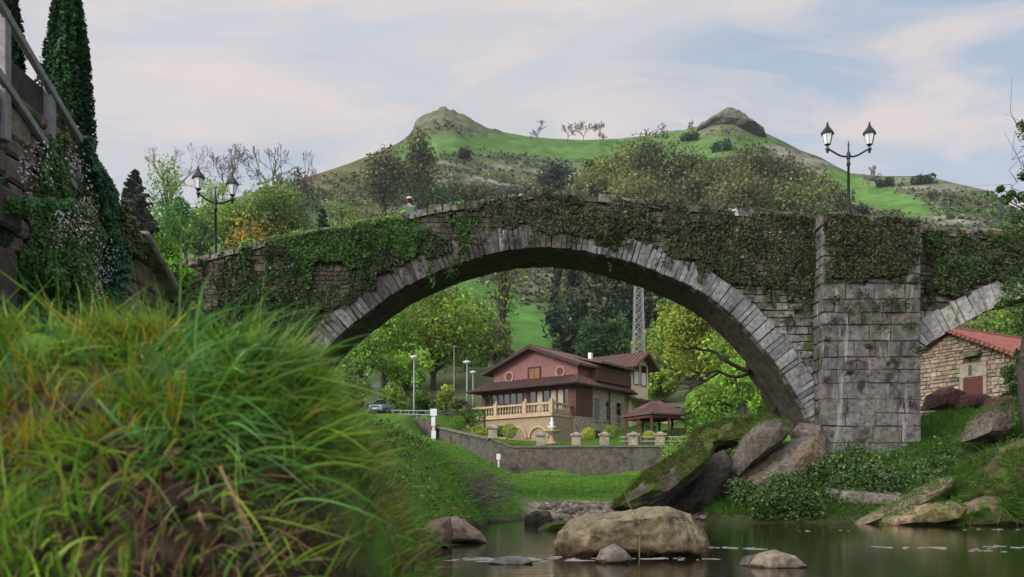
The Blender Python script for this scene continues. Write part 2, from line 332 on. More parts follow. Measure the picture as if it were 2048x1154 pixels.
def gz(x, y):
    x = np.asarray(x, float); y = np.asarray(y, float); sh = x.shape; x = x.ravel(); y = y.ravel()
    p = np.stack([x, y, 0 * x], 1); nb = fbm(p, .5, 3, 5) - .5; nf = fbm(p, 2.2, 3, 6) - .5
    e = np.interp(y, _EY, _EX) + nb * .9 * sstep(5, 12, y); d = e - x
    # ---- left bank between the camera and the bridge
    hf_ = np.interp(y, [3, 5, 10, 16, 20], [1.25, 1.35, 1.55, 2.1, 2.65]); ks = sstep(17.5, 21.5, y); d2 = d * (1 - ks) + np.maximum(0, np.minimum(d, -.6 - x)) * ks
    far = np.where(d > 0, hf_ * (1 - np.exp(-np.maximum(d2, 0) / 1.5)) + .10 * np.maximum(0, d2 - 3) + ks * .07 * np.maximum(d, 0), d * .5)
    c = np.interp(x, [-5, -3, -1.7, -1.1, -.84, -.67, -.59, -.525, -.455, -.38, -.32, -.27, -.14], [1.39, 1.345, 1.295, 1.262, 1.21, 1.12, 1.02, .90, .73, .54, .33, .0, -.55])
    near = c - np.maximum(0, 2.55 - y) * (1.05 + .5 * nb) - np.maximum(0, y - 2.8) * .10
    lump = fbm(p + 31.0, 1.9, 3, 9) - .5; near = near + nf * .10 + lump * .20 * sstep(-1.3, -.75, x)
    k = sstep(3.2, 7.5, y); left = near * (1 - k) + far * k
    bed = -.55 + nb * .2
    z = np.maximum(left, bed)
    # ---- meadow beyond the bridge
    sp_ = np.log1p(np.exp(np.clip((-.4 - x) * 1.6, -30, 30))) / 1.6; mead = .12 + (y - 27) / 33 * 1.85 + 4.2 * (1 - np.exp(-sp_ * .177)) + .22 * np.maximum(0, x - 9) + nb * .35
    mead = np.minimum(mead, 7.4 + nb * .3)
    km = sstep(25.5, 31, y) * sstep(1.0 + 0 * x, -1.5, x) + sstep(26.2, 28.5, y) * sstep(-1.5, 1.0, x); km = np.clip(km, 0, 1)
    z = z * (1 - km) + mead * km
    # ---- right bank
    top = np.interp(x, [4.8, 6.2, 8, 10, 13, 16, 22, 30], [.2, .9, 1.5, 2.05, 2.7, 3.05, 4.2, 5.0])
    edge = 22.6 - 3.0 * sstep(13.5, 17.5, x) + nb * 1.2 
    tr = np.clip((y - edge) / 5.6, 0, 3.2)
    rb = np.where(y > edge, top * np.minimum(tr, 1) ** .62 + np.maximum(0, tr - 1) * .55, (y - edge) * .35) + nf * .12
    kr = sstep(4.3, 6.0, x) * sstep(40, 33, y); rb = np.maximum(rb, bed)
    z = np.where(x > 4.3, z * (1 - kr) + np.maximum(rb, np.where(y > 31, z, -9)) * kr, z)
    rr = sstep(12, 17, x) * sstep(31, 36, y); z = z * (1 - rr) + np.maximum(z, 3.9 + nb * .3 + .05 * (y - 36)) * rr
    # ---- garden behind its wall
    wl = np.interp(x, [q[0] for q in WALL], [q[1] for q in WALL]); gs = sstep(-.15, .25, y - wl) * (x > -7.6) * (x < 16)
    gard = 3.85 + .12 * (y - 60) + .42 * np.log1p(np.exp(np.clip((-2.2 - x) * 1.5, -30, 30))) / 1.5
    z = z * (1 - gs) + np.maximum(z, gard + nb * .06) * gs
    lf = sstep(58, 72, y) * sstep(-6.5, -8.5, x); z = z * (1 - lf) + (7.35 + nb * .2) * lf
    # ---- plateau behind the left retaining wall and at the bridge's left end
    kp = sstep(-8.12, -8.5, x) * sstep(3, 5, y) * sstep(19.5, 17, y) + sstep(-9.5, -11.5, x) * sstep(23, 25, y) * sstep(60, 40, y)
    z = z * (1 - np.clip(kp, 0, 1)) + (6.7 + nb * .2) * np.clip(kp, 0, 1)
    kh = sstep(72, 86, y); z = z * (1 - kh) + 8.55 * kh
    return z.reshape(sh)
def ground(x, y):
    x = np.asarray(x, float); y = np.asarray(y, float)
    return np.where(y > 85, hillz(x, np.maximum(y, 85)), gz(x, np.minimum(y, 85)))
# ================================================================ terrain mesh near the river
def axis(parts):
    o = []
    for a, b, s in parts: o += list(np.arange(a, b, s))
    return np.array(o + [parts[-1][1]])
ax = axis([(-90, -20, 3), (-20, -8.8, .7), (-8.8, -3.2, .2), (-3.2, .6, .05), (.6, 4, .12), (4, 20, .22), (20, 34, .6), (34, 95, 3)])
ay = axis([(-8, .8, .5), (.8, 4.2, .05), (4.2, 9, .14), (9, 32, .2), (32, 74, .45), (74, 86.2, .6)])
X, Y = np.meshgrid(ax, ay); Z = gz(X, Y); V = np.stack([X, Y, Z], -1).reshape(-1, 3)
nx, ny = len(ax), len(ay); idx = np.arange(nx * ny).reshape(ny, nx)
Q = np.stack([idx[:-1, :-1], idx[:-1, 1:], idx[1:, 1:], idx[1:, :-1]], -1).reshape(-1, 4)
x, y, z = V.T
g = fbm(V, .6, 4, 11); g2 = fbm(V, 4, 3, 12)
grass = np.array([.052, .118, .018]); grass2 = np.array([.085, .17, .022]); soil = np.array([.050, .036, .025]); mud = np.array([.03, .026, .018]); grav = np.array([.24, .205, .17]); bankdark = np.array([.035, .05, .016])
c = grass + (grass2 - grass) * g[:, None] + (g2[:, None] - .5) * .03
def mixc(c, m, col): m = np.asarray(m)[:, None]; return c * (1 - m) + np.array(col) * m
nearf = sstep(6, 4, y) * sstep(2.62, 2.35, y + (g - .5) * .4); c = mixc(c, nearf, soil)
c = mixc(c, sstep(.30, .06, z + (g - .5) * .3) * (y < 45), mud)
gr = sstep(.75, .25, z + (g - .5) * .5) * sstep(.2, .9, x) * sstep(7.5, 6.5, x) * sstep(24, 25, y) * sstep(36, 32, y); c = mixc(c, gr, grav)
rbk = sstep(4.5, 6, x) * sstep(20, 22, y) * sstep(33, 30, y); c = mixc(c, rbk * .8, bankdark)
road = sstep(-9.2, -10, x) * sstep(70, 73, y); c = mixc(c, road, (.13, .125, .12))
rb2 = sstep(-8.3, -8.6, x) * (y < 30); c = mixc(c, rb2, (.07, .09, .03))
o = link(mesh_np('riverbank_ground', V, Q, c, True), 'riverbank_ground', M['soil']); tag(o, kind='structure')
# ================================================================ hills
pxs = axis([(-2400, -300, 60), (-300, 560, 12), (560, 1720, 5), (1720, 2120, 8), (2120, 4000, 60)])
ts = np.concatenate([np.linspace(0, .75, 75), np.linspace(.755, 1.0, 45), [1.05, 1.15, 1.4]])
PX, T = np.meshgrid(pxs, ts); YR = ridge_dist(PX); YY = 85 + (YR - 85) * T; XX = (PX - CX) * YY / F
ZZ = hillz(XX, YY); ZZ[0] -= .4; V = np.stack([XX, YY, ZZ], -1).reshape(-1, 3)
nx, ny = len(pxs), len(ts); idx = np.arange(nx * ny).reshape(ny, nx)
Q = np.stack([idx[:-1, :-1], idx[:-1, 1:], idx[1:, 1:], idx[1:, :-1]], -1).reshape(-1, 4)
def hill_cols(V):
    x, y, z = V.T; px = CX + x * F / y; py = HZ - (z - CZ) * F / y; t = (y - 85) / (ridge_dist(px) - 85)
    n1 = fbm(V, .012, 4, 21); n2 = fbm(V * np.array([.5, .5, 2.2]), .06, 4, 22); n3 = fbm(V, .2, 3, 23); wob = (n1 - .5) * 60 + (n2 - .5) * 16
    green = np.array([.078, .160, .036]); scrub = np.array([.085, .115, .05]); dark = np.array([.052, .08, .042]); orange = np.array([.17, .125, .06]); rock = np.array([.21, .19, .165]); mead = np.array([.10, .19, .045])
    c = np.tile(scrub, (len(V), 1)); c = mixc(c, sstep(.45, .62, n2), dark); c = mixc(c, sstep(.56, .66, n3) * sstep(.42, .6, n2[::1]) * .6, rock)
    # rocky strata on the flank below the pastures
    c = mixc(c, sstep(.54, .64, fbm(V * np.array([.35, .35, 3.0]), .09, 3, 31)) * sstep(.45, .6, t) * .8, rock * 1.05); c = c * (1 + (fbm(V, .09, 4, 57) - .5) * .8)[:, None]
    # bright pastures between and below the peaks
    up = np.interp(px, [700, 800, 860, 920, 1000, 1100, 1300, 1400, 1500, 1545, 1600, 1660], [330, 292, 262, 262, 268, 270, 262, 256, 258, 275, 420, 420])
    lo = np.interp(px, [700, 800, 860, 920, 1000, 1100, 1200, 1300, 1400, 1500, 1560, 1660], [336, 318, 312, 308, 304, 318, 322, 330, 328, 296, 288, 420])
    pw = py + wob * .25
    past = sstep(-5, 5, pw - up) * sstep(5, -5, pw - lo) * sstep(690, 780, px) * (t > .4); c = mixc(c, past * (.72 + .28 * n2), green); c = c * (1 + (past * (fbm(V, .045, 3, 51) - .5) * .7)[:, None])
    lo2 = sstep(0, 10, py - np.interp(px, [1660, 1700, 1760, 1830, 1900], [330, 345, 365, 390, 420])) * sstep(12, 0, py - np.interp(px, [1660, 1700, 1760, 1830, 1860, 1900], [395, 408, 412, 428, 430, 420])) * sstep(1640, 1670, px + wob * .3) * sstep(1880, 1840, px)
    c = mixc(c, lo2, green * 1.1)
    c = mixc(c, sstep(440, 425, py) * sstep(1860, 1950, px) * .5, (.06, .085, .035))
    lg = sstep(820, 560, px) * sstep(.93, .72, t); c = mixc(c, lg * (.35 + .65 * sstep(.4, .55, n1)), mead)
    c = mixc(c, sstep(740, 690, px) * sstep(380, 440, px) * sstep(.9, .97, t) * .2, orange)  # orange-brown slope cover, with the warm sunset tint painted into its colour
    c = mixc(c, sstep(.78, .93, t) * sstep(810, 760, px) * sstep(560, 640, px) * (.15 + .55 * n3), orange)
    # slope seen through the arch
    sl = sstep(-25, 0, py - (575 + (px - 960) * .45)) * sstep(40, 10, py - (650 + (px - 960) * .28) - wob * .2) * sstep(880, 930, px) * sstep(1200, 1150, px); c = mixc(c, sl * (.8 + .2 * n3), (.07, .165, .035))
    c = mixc(c, sstep(.975, .995, t) * sstep(826, 840, px) * sstep(1010, 950, px), (.10, .105, .055))
    pk = sstep(252, 240, py) * sstep(1385, 1405, px) * sstep(1515, 1490, px); pk = sstep(285, 255, py + (n3 - .5) * 26) * sstep(1370, 1400, px) * sstep(1530, 1500, px) * (t > .9); c = mixc(c, pk * (.6 + .4 * n3), (.12, .115, .075))
    pk2 = sstep(258, 244, py) * sstep(822, 832, px) * sstep(960, 920, px); pk3 = sstep(285, 255, py + (n3 - .5) * 22) * sstep(815, 835, px) * sstep(1010, 960, px) * (t > .9); c = mixc(c, pk3 * .85, (.085, .10, .055)); c = mixc(c, pk2 * (.25 + .75 * sstep(.5, .6, n3)), (.15, .15, .10))
    return c
HV = V.copy()
o = link(mesh_np('hills', V, Q, hill_cols(V), True), 'hills', M['hill']); tag(o, kind='structure')
MB().add([(-4000, -4000, -6), (4000, -4000, -6), (4000, 4000, -6), (-4000, 4000, -6)], [(0, 1, 2, 3)], (.07, .09, .04)).build('terrain', M['hill'])['kind'] = 'structure'
# ================================================================ water
m, nn, b, ll = _nt('river_water'); b.inputs['Base Color'].default_value = (.011, .012, .006, 1); _set(b, 'Roughness', .045); _set(b, 'IOR', 1.33); _set(b, 'Specular IOR Level', .5)
tcw = nn.nodes.new('ShaderNodeTexCoord'); mp = nn.nodes.new('ShaderNodeMapping'); mp.inputs['Scale'].default_value = (.55, 1.5, 1); ll.new(tcw.outputs['Object'], mp.inputs[0])
t1 = nn.nodes.new('ShaderNodeTexNoise'); t1.inputs['Scale'].default_value = 2.6; t1.inputs['Detail'].default_value = 7; t1.inputs['Roughness'].default_value = .62; t1.inputs['Distortion'].default_value = .5; ll.new(mp.outputs[0], t1.inputs['Vector']); _bump(nn, ll, b, t1.outputs[0], .055, .06)
M['water'] = m
gx = np.linspace(-14, 60, 60); gy = np.linspace(-10, 36, 40); X, Y = np.meshgrid(gx, gy); V = np.stack([X, Y, 0 * X], -1).reshape(-1, 3); idx = np.arange(V.shape[0]).reshape(40, 60)
Q = np.stack([idx[:-1, :-1], idx[:-1, 1:], idx[1:, 1:], idx[1:, :-1]], -1).reshape(-1, 4)
tag(link(mesh_np('river_water', V, Q, None, True), 'river_water', M['water']), kind='structure')
# ================================================================ stone bridge
BY, BB = 28.0, 30.35           # front and back plane
TOP = np.array([(200, 545), (330, 531), (360, 523), (431, 503), (500, 486), (600, 463), (700, 447), (760, 438), (800, 431), (835, 419), (900, 408), (960, 401), (1000, 392), (1060, 385), (1090, 382), (1160, 386), (1250, 397), (1400, 411), (1500, 420), (1640, 433), (1840, 452), (1950, 463), (2048, 467), (2300, 482), (2800, 510)], float)
TX, TZ = xof(TOP[:, 0], BY), zof(TOP[:, 1], BY)
def topz(x): return np.interp(x, TX, TZ)
_I = np.array([(600, 800), (622, 745), (640, 716), (658, 693), (691, 661), (721, 638), (752, 614), (797, 582), (858, 552), (903, 533), (949, 518), (994, 506), (1040, 499.5), (1080, 496), (1130, 498), (1170, 503), (1238, 519), (1283, 532), (1328, 551), (1391, 578), (1436, 607), (1467, 634), (1508, 675), (1553, 729), (1584, 776), (1611, 822), (1629, 865), (1642, 930), (1648, 985)], float)
def resample(pts, n, smooth=3):
    d = np.r_[0, np.cumsum(np.linalg.norm(np.diff(pts, axis=0), axis=1))]; s = np.linspace(0, d[-1], n)
    q = np.stack([np.interp(s, d, pts[:, 0]), np.interp(s, d, pts[:, 1])], 1)
    for _ in range(smooth): q[1:-1] = (q[:-2] + 2 * q[1:-1] + q[2:]) / 4
    return q
def arch_curves(px_pts, n, th):
    q = np.stack([xof(px_pts[:, 0], BY), zof(px_pts[:, 1], BY)], 1); q = resample(q, n)
    t = nrm(np.gradient(q, axis=0)); nn = np.stack([-t[:, 1], t[:, 0]], 1); return q, q + nn * th, nn
A1, E1, N1 = arch_curves(_I, 141, .77)
ang = np.linspace(PI * .985, PI * .02, 40)
_J = np.stack([2165 + 318 * np.cos(ang), 700 - 112 * np.sin(ang) ** .9], 1)
_J = np.array([(1838, 715), (1847, 694), (1859, 684), (1898, 662), (1929, 646), (1963, 628), (1999, 611), (2040, 596), (2090, 584), (2150, 578), (2210, 584), (2280, 604), (2350, 640), (2420, 700), (2450, 760)], float)
A2, E2, N2 = arch_curves(_J, 61, .80)
def rz(curve, x):              # height of a curve at x, nan outside
    xs = curve[:, 0]; return np.interp(x, xs, curve[:, 1], left=np.nan, right=np.nan)
bridge = empty('stone_bridge', (1.0, BY, 0), 'old humpbacked stone bridge with one wide arch over the river', 'bridge')
# core: front, back, deck
xs = np.arange(-14.5, 28.01, .12); tz = topz(xs)
def botz(x):
    a = rz(A1, x); b2 = rz(A2, x); r = np.where(np.isnan(a), np.where(np.isnan(b2), -1.0, b2), a)
    return r
bz = botz(xs) + .05
def strip(bot, top, y, flip):
    v = []; 
    for X_, b_, t_ in zip(xs, bot, top): v += [(X_, y, b_), (X_, y, t_)]
    f = []
    for i in range(len(xs) - 1):
        q = [2 * i, 2 * i + 2, 2 * i + 3, 2 * i + 1]; f.append(q[::-1] if flip else q)
    return v, f
cb = MB()
for y, fl in ((BY + .06, False), (BB, True)): cb.add(*strip(bz, tz - .12, y, fl))
PH = .72                        # parapet height above the roadway
v = []; f = []
for X_, t_ in zip(xs, tz): v += [(X_, BY + .06, t_ - .12), (X_, BY + .42, t_ - .12), (X_, BY + .42, t_ - PH), (X_, BB - .36, t_ - PH), (X_, BB - .36, t_ - .12), (X_, BB, t_ - .12)]
for i in range(len(xs) - 1):
    for k in range(5): f.append([6 * i + k, 6 * i + 6 + k, 6 * i + 7 + k, 6 * i + 1 + k])
cb.add(v, f); cb.build('wall_core', M['core'], bridge)
for A_, nm in ((A1, 'arch_barrel'), (A2, 'arch_barrel')):
    bm_ = MB(); v = []; f = []; ny = 9; ys = np.linspace(BY - .02, BB + .02, ny); m_ = len(A_)
    jit = RNG.normal(0, .012, (m_, ny))
    for i in range(m_):
        for j in range(ny): v.append((A_[i, 0] , ys[j], A_[i, 1] + jit[i, j]))
    for i in range(m_ - 1):
        for j in range(ny - 1): f.append([i * ny + j, i * ny + j + 1, (i + 1) * ny + j + 1, (i + 1) * ny + j])
    bm_.add(v, f); bm_.build(nm, M['barrel'], bridge)
# voussoirs
def stonecol(n_, base, rng, amt=.16, hue=.07):
    return np.clip(np.array(base) * (1 + rng.normal(0, amt, (n_, 1))) * (1 + rng.normal(0, hue, (n_, 3))), .01, .8)
def ring(A_, E_, seed, colf, nm):
    rng = np.random.default_rng(seed); mb = MB(); i = 0; n_ = len(A_)
    while i < n_ - 1:
        j = min(n_ - 1, i + (1 if rng.random() < .6 else 2)); pr = rng.uniform(.0, .05); th = rng.uniform(.92, 1.06)
        def pt(u, r):
            k = min(int(u), n_ - 2); a = A_[k] + (A_[k + 1] - A_[k]) * (u - k); e = E_[k] + (E_[k + 1] - E_[k]) * (u - k); return a + (e - a) * r
        g0, g1 = i + .05, j - .05; yf = BY - .05 - pr * .8; b_ = .02
        quad = [pt(g0, .0), pt(g1, .0), pt(g1, th), pt(g0, th)]; cen = sum(quad) / 4
        jt = rng.normal(0, .012, (4, 2)); quad = [q + t for q, t in zip(quad, jt)]
        inn = [cen + (q - cen) * (1 - b_ / max(.12, np.linalg.norm(q - cen))) for q in quad]
        col = colf((A_[i, 0] + A_[j, 0]) / 2, rng)
        pts = [(q[0], BY + .34, q[1]) for q in quad] + [(q[0], yf + .045, q[1]) for q in quad] + [(q[0], yf, q[1]) for q in inn]
        fs = [(0, 1, 5, 4), (1, 2, 6, 5), (2, 3, 7, 6), (3, 0, 4, 7), (4, 5, 9, 8), (5, 6, 10, 9), (6, 7, 11, 10), (7, 4, 8, 11), (8, 9, 10, 11)]
        mb.add(pts, fs, col); i = j
    return mb.build(nm, M['ring'], bridge)
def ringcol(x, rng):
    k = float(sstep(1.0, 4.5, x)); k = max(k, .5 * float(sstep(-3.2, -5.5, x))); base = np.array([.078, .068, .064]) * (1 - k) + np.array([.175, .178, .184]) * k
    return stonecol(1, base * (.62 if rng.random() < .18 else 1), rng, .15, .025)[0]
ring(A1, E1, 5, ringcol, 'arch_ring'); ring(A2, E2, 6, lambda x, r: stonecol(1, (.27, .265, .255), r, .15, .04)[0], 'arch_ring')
# coursed masonry of the spandrel walls
def block(mb, x0, x1, z0, z1, yf, rng, col, gap=.011, in_=.022, fr=None, depth=.3):
    x0 += gap; x1 -= gap; z0 += gap; z1 -= gap
    j = rng.normal(0, .012, (4, 2)); q = [(x0, z0), (x1, z0), (x1, z1), (x0, z1)]; q = [(a + s, b_ + t) for (a, b_), (s, t) in zip(q, j)]
    cx, cz = (x0 + x1) / 2, (z0 + z1) / 2
    inn = [(a + np.sign(cx - a) * in_, b_ + np.sign(cz - b_) * in_) for a, b_ in q]
    pts = [(a, yf + depth, b_) for a, b_ in q] + [(a, yf + .04, b_) for a, b_ in q] + [(a, yf + rng.normal(0, .006), b_) for a, b_ in inn]
    if fr: pts = [fr(*p) for p in pts]
    mb.add(pts, [(0, 1, 5, 4), (1, 2, 6, 5), (2, 3, 7, 6), (3, 0, 4, 7), (4, 5, 9, 8), (5, 6, 10, 9), (6, 7, 11, 10), (7, 4, 8, 11), (8, 9, 10, 11)], col)
rng = np.random.default_rng(11); mb = MB(); cp = MB()
a1x, a2x = A1[:, 0], A2[:, 0]
def ext(x):
    r = -1.0
    for A_, E_ in ((A1, E1), (A2, E2)):
        if E_[0, 0] - .0 <= x <= E_[-1, 0]: r = max(r, float(np.interp(x, E_[:, 0], E_[:, 1])))
    return r
z = -.2
while z < 10.9:
    h = rng.uniform(.13, .30); x = -14.4 + rng.uniform(0, .3)
    while x < 27.6:
        wd = rng.uniform(.16, .5) if x < 5 else rng.uniform(.22, .7); xm = x + wd / 2; zm = z + h / 2; t_ = min(topz(x), topz(x + wd))
        if zm < t_ - .2 and zm > ext(xm) - .12 and not (10.1 < xm < 13.35):
            inside = False
            for A_ in (A1, A2):
                for xx_ in (x + .1, x + wd - .1):
                    k = rz(A_, xx_)
                    if not np.isnan(k) and zm - h * .3 < k: inside = True
            if not inside:
                kk = float(sstep(5.5, 8.5, xm) * sstep(8.6, 7.0, zm)); base = np.array([.095, .08, .066]) * (1 - kk) + np.array([.19, .18, .172]) * kk
                block(mb, x, x + wd, z, min(z + h, t_ + .03), BY + .035 - abs(rng.normal(0, .016 if kk < .5 else .022)), rng, stonecol(1, base, rng, .2, .035)[0], .007, .016)
        x += wd
    z += h
mb.build('spandrel_wall', M['spandrel'], bridge)
# uneven coping stones along both parapets
for yy, xa_, xb_ in ((BY - .06, -14.4, 10.0), (BY - .06, 13.4, 27.8), (BB - .42, -14.4, 27.8)):
    x = xa_; cp = MB()
    while x < xb_:
        wd = rng.uniform(.35, .8); 
        if x + wd < xb_ + .3:
            lift = rng.normal(0, .03); a, b_ = topz(x), topz(x + wd); hh = .24
            col = stonecol(1, (.13, .115, .10) if rng.random() > .16 or not (-.5 < x < 8) else (.42, .41, .40), rng, .2, .05)[0]
            y0 = yy + rng.normal(0, .015); p = [(x + .01, y0, a - hh), (x + wd - .01, y0, b_ - hh), (x + wd - .01, y0 + .48, b_ - hh), (x + .01, y0 + .48, a - hh)]
            o_ = .04; p += [(x + .01 + o_, y0 + o_, a + lift), (x + wd - .01 - o_, y0 + o_, b_ + lift + rng.normal(0, .02)), (x + wd - .01 - o_, y0 + .48 - o_, b_ + lift), (x + .01 + o_, y0 + .48 - o_, a + lift + rng.normal(0, .02))]
            cp.hexa(p, col)
        x += wd
    cp.build('coping', M['stone'], bridge)
# big pier with its refuge on top
pz0, pz1 = .9, zof(434, 27.2); x0, x1 = xof(1645, 27.2), xof(1841, 27.2); yf = 27.2
pb = MB(); pb.box(x0 + .05, yf + .02, pz0, x1 - .05, BY + .2, pz1 - .1, (.06, .05, .045)); z = pz0; k = 0
while z < pz1 - .12:
    h = rng.uniform(.36, .54) if z < 7.2 else rng.uniform(.25, .4); h = min(h, pz1 - z); x = x0
    while x < x1 - .01:
        wd = rng.uniform(.38, 1.0) if z < 7.2 else rng.uniform(.3, .8)
        if x + wd > x1 - .3: wd = x1 - x
        base = (.122, .115, .107) if z < 7.6 else (.12, .11, .095)
        if rng.random() < .05: base = (.125, .108, .10)
        block(pb, x, x + wd, z, z + h, yf - abs(rng.normal(0, .018)), rng, stonecol(1, base, rng, .12, .02)[0], .003 if z < 5 else .011, .010 if z < 5 else .02); x += wd
    # flank blocks on both sides
    for sx, s in ((x0, -1), (x1, 1)):
        y = yf
        while y < BY + .1:
            wd = rng.uniform(.4, .6); ye = min(y + wd, BY + .15)
            block(pb, y, ye, z, z + h, 0, rng, stonecol(1, (.115, .112, .108), rng, .12, .03)[0], .014, .03, fr=lambda a, b_, c_, sx=sx, s=s: (sx + s * (.01 - b_), a, c_), depth=.08); y = ye
    z += h; k += 1
pb.build('pier', M['pier'], bridge)
pc = MB(); x = x0 - .05
while x < x1 - .05:
    wd = rng.uniform(.5, .8); wd = wd if x + wd < x1 - .25 else x1 + .05 - x; zt = np.interp(x, [x0, x0 + .5, x1], [pz1 + .17, pz1 + .12, pz1 - .08])
    pc.hexa([(x + .01, yf - .06, pz1 - .25), (x + wd - .01, yf - .06, pz1 - .25), (x + wd - .01, BY + .35, pz1 - .25), (x + .01, BY + .35, pz1 - .25), (x + .06, yf, zt), (x + wd - .06, yf, zt - .03), (x + wd - .06, BY + .3, zt), (x + .06, BY + .3, zt)], stonecol(1, (.15, .13, .11), rng, .2, .05)[0]); x += wd
pc.build('pier_coping', M['stone'], bridge)
# ================================================================ growth on the bridge
def inpoly(px, py, poly):
    r = np.zeros(len(px), bool); n_ = len(poly)
    for i in range(n_):
        x1_, y1_ = poly[i]; x2_, y2_ = poly[(i + 1) % n_]
        with np.errstate(divide='ignore', invalid='ignore'):
            r ^= ((y1_ > py) != (y2_ > py)) & (px < (x2_ - x1_) * (py - y1_) / (y2_ - y1_ + 1e-9) + x1_)
    return r
def face_growth(name, poly, n_, size, cols, label, cat, Y, thr=.45, thick=.22, nscale=1.2, seed=1, tipcol=None, hang=70):
    rng = np.random.default_rng(seed); poly = np.array(poly, float); lo, hi = poly.min(0), poly.max(0)
    px = rng.uniform(lo[0], hi[0], n_ * 5); py = rng.uniform(lo[1] - 20, hi[1] + 30, n_ * 5); wq = np.stack([px, py, 0 * px], 1); wx, wy = (fbm(wq, .022, 4, seed + 40) - .5) * 70, (fbm(wq, .022, 4, seed + 41) - .5) * 90; ok = inpoly(px + wx * (0 if Y < 27.5 else 1), py + wy * sstep(25, 70, py - (HZ - (topz(xof(px, BY)) - CZ) * F / BY)), poly); px, py = px[ok], py[ok]
    pw = np.stack([xof(px, Y), 0 * px, zof(py, Y)], 1); d = fbm(pw, nscale, 4, seed) ; ok = d > thr + rng.uniform(-.05, .05, len(d)); pw, d = pw[ok][:n_], d[ok][:n_]
    dep = thick * np.clip((d - thr) / .22, .12, 1.0)
    C = pw.copy(); C[:, 1] = Y - .05 - rng.uniform(0, 1, len(C)) * dep
    t_ = topz(C[:, 0]) if Y > 27.5 else 99; over = C[:, 2] - t_; C[:, 1] = np.where(over > -.1, C[:, 1] + rng.uniform(0, .45, len(C)), C[:, 1])
    cc = palette(len(C), cols, rng); clump = fbm(pw, 3.0, 2, seed + 5)[:, None]; cc = cc * (.34 + .78 * clump)
    if tipcol is not None:
        k = sstep(-.22, .02, over); cc = cc * (1 - k[:, None]) + palette(len(C), tipcol, rng) * k[:, None]
    lowpts = pw[(d < thr + .05)]; 
    if len(lowpts) > 80 and hang:                # runners hanging from the lower edges
        st = lowpts[rng.integers(0, len(lowpts), hang)]; ln = rng.uniform(.25, .9, hang); k_ = np.repeat(np.arange(hang), 26); t2 = rng.uniform(0, 1, len(k_)); H_ = st[k_] + np.stack([np.sin(t2 * 4 + k_) * .05 + rng.normal(0, .02, len(k_)), 0 * t2, -t2 * ln[k_]], 1); H_[:, 1] = Y - .06 - rng.uniform(0, .06, len(k_))
        C = np.concatenate([C, H_]); cc = np.concatenate([cc, palette(len(H_), cols, rng) * .8]); pw = np.concatenate([pw, H_])
    me = leaf_mesh(name, C, size * (.4 + 1.2 * fbm(pw, 2.0, 2, seed + 8)) * rng.uniform(.7, 1.5, len(pw)) * 1.05, cc, rng, aspect=.62, nbias=np.tile([[0, -1, .45]], (len(C), 1)), bias=.55)
    o = link(me, name, M['ivy'], None, C.mean(0)); return tag(o, label, cat)
G_DK = [(.020, .05, .012, 3), (.032, .075, .016, 3), (.05, .10, .022, 2), (.06, .07, .03, 1)]
G_BR = [(.03, .085, .012, 3), (.05, .13, .015, 3), (.08, .17, .02, 1.5), (.02, .05, .010, 2)]
G_TIP = [(.15, .27, .035, 3), (.10, .2, .025, 2)]
G_DRY = [(.085, .07, .045, 3), (.12, .10, .07, 2), (.05, .045, .028, 3), (.05, .085, .024, 3.5), (.035, .06, .018, 2), (.20, .18, .14, .5)]
face_growth('ivy', [(482, 500), (482, 482), (560, 468), (596, 458), (600, 470), (690, 452), (705, 442), (800, 428), (835, 414), (900, 403), (965, 397), (955, 430), (920, 480), (905, 520), (895, 540), (880, 520), (860, 480), (820, 500), (760, 515), (700, 545), (690, 520), (600, 560), (540, 600), (480, 560)], 38000, .040, G_BR, 'bright green ivy along the top of the bridge left of the crown', 'ivy', BY, .40, .16, .9, 3, G_TIP)
face_growth('ivy', [(470, 540), (560, 495), (700, 465), (860, 460), (905, 470), (905, 488), (850, 508), (790, 540), (740, 572), (690, 605), (640, 650), (610, 700), (560, 720), (470, 640)], 46000, .038, G_DK + [(.07, .055, .035, 2)], 'dark creeper covering the bridge wall above the left side of the arch', 'ivy', BY, .38, .14, 1.2, 4)
face_growth('ivy', [(350, 530), (440, 502), (500, 488), (500, 640), (360, 640)], 6000, .045, G_DK + G_DRY, 'sparse dry creeper on the brown wall at the low left end of the bridge', 'ivy', BY, .47, .12, 1.4, 5)
face_growth('dry_growth', [(930, 420), (1000, 387), (1090, 378), (1250, 392), (1400, 407), (1640, 428), (1640, 500), (1560, 560), (1490, 560), (1400, 520), (1300, 482), (1200, 462), (1080, 452), (960, 478), (910, 500)], 60000, .034, G_DRY, 'brown withered weeds matted over the bridge parapet at the crown', 'weeds', BY, .40, .11, 1.7, 6)
face_growth('ivy', [(1090, 440), (1160, 420), (1300, 450), (1430, 440), (1560, 430), (1640, 440), (1640, 600), (1600, 640), (1560, 580), (1480, 570), (1390, 520), (1280, 480), (1190, 464)], 38000, .040, G_DK + [(.075, .06, .038, 5), (.045, .038, .026, 3), (.03, .09, .02, .6)], 'dark ivy hanging over the bridge wall between the arch and the pier', 'ivy', BY, .39, .18, 1.1, 7)
face_growth('ivy', [(1646, 428), (1838, 440), (1838, 500), (1800, 545), (1700, 570), (1650, 560)], 18000, .040, G_DK + [(.085, .06, .038, 5), (.05, .04, .028, 2), (.10, .05, .035, .8)], 'dark green and rusty ivy over the top of the square pier', 'ivy', 27.2, .36, .14, 1.3, 8)
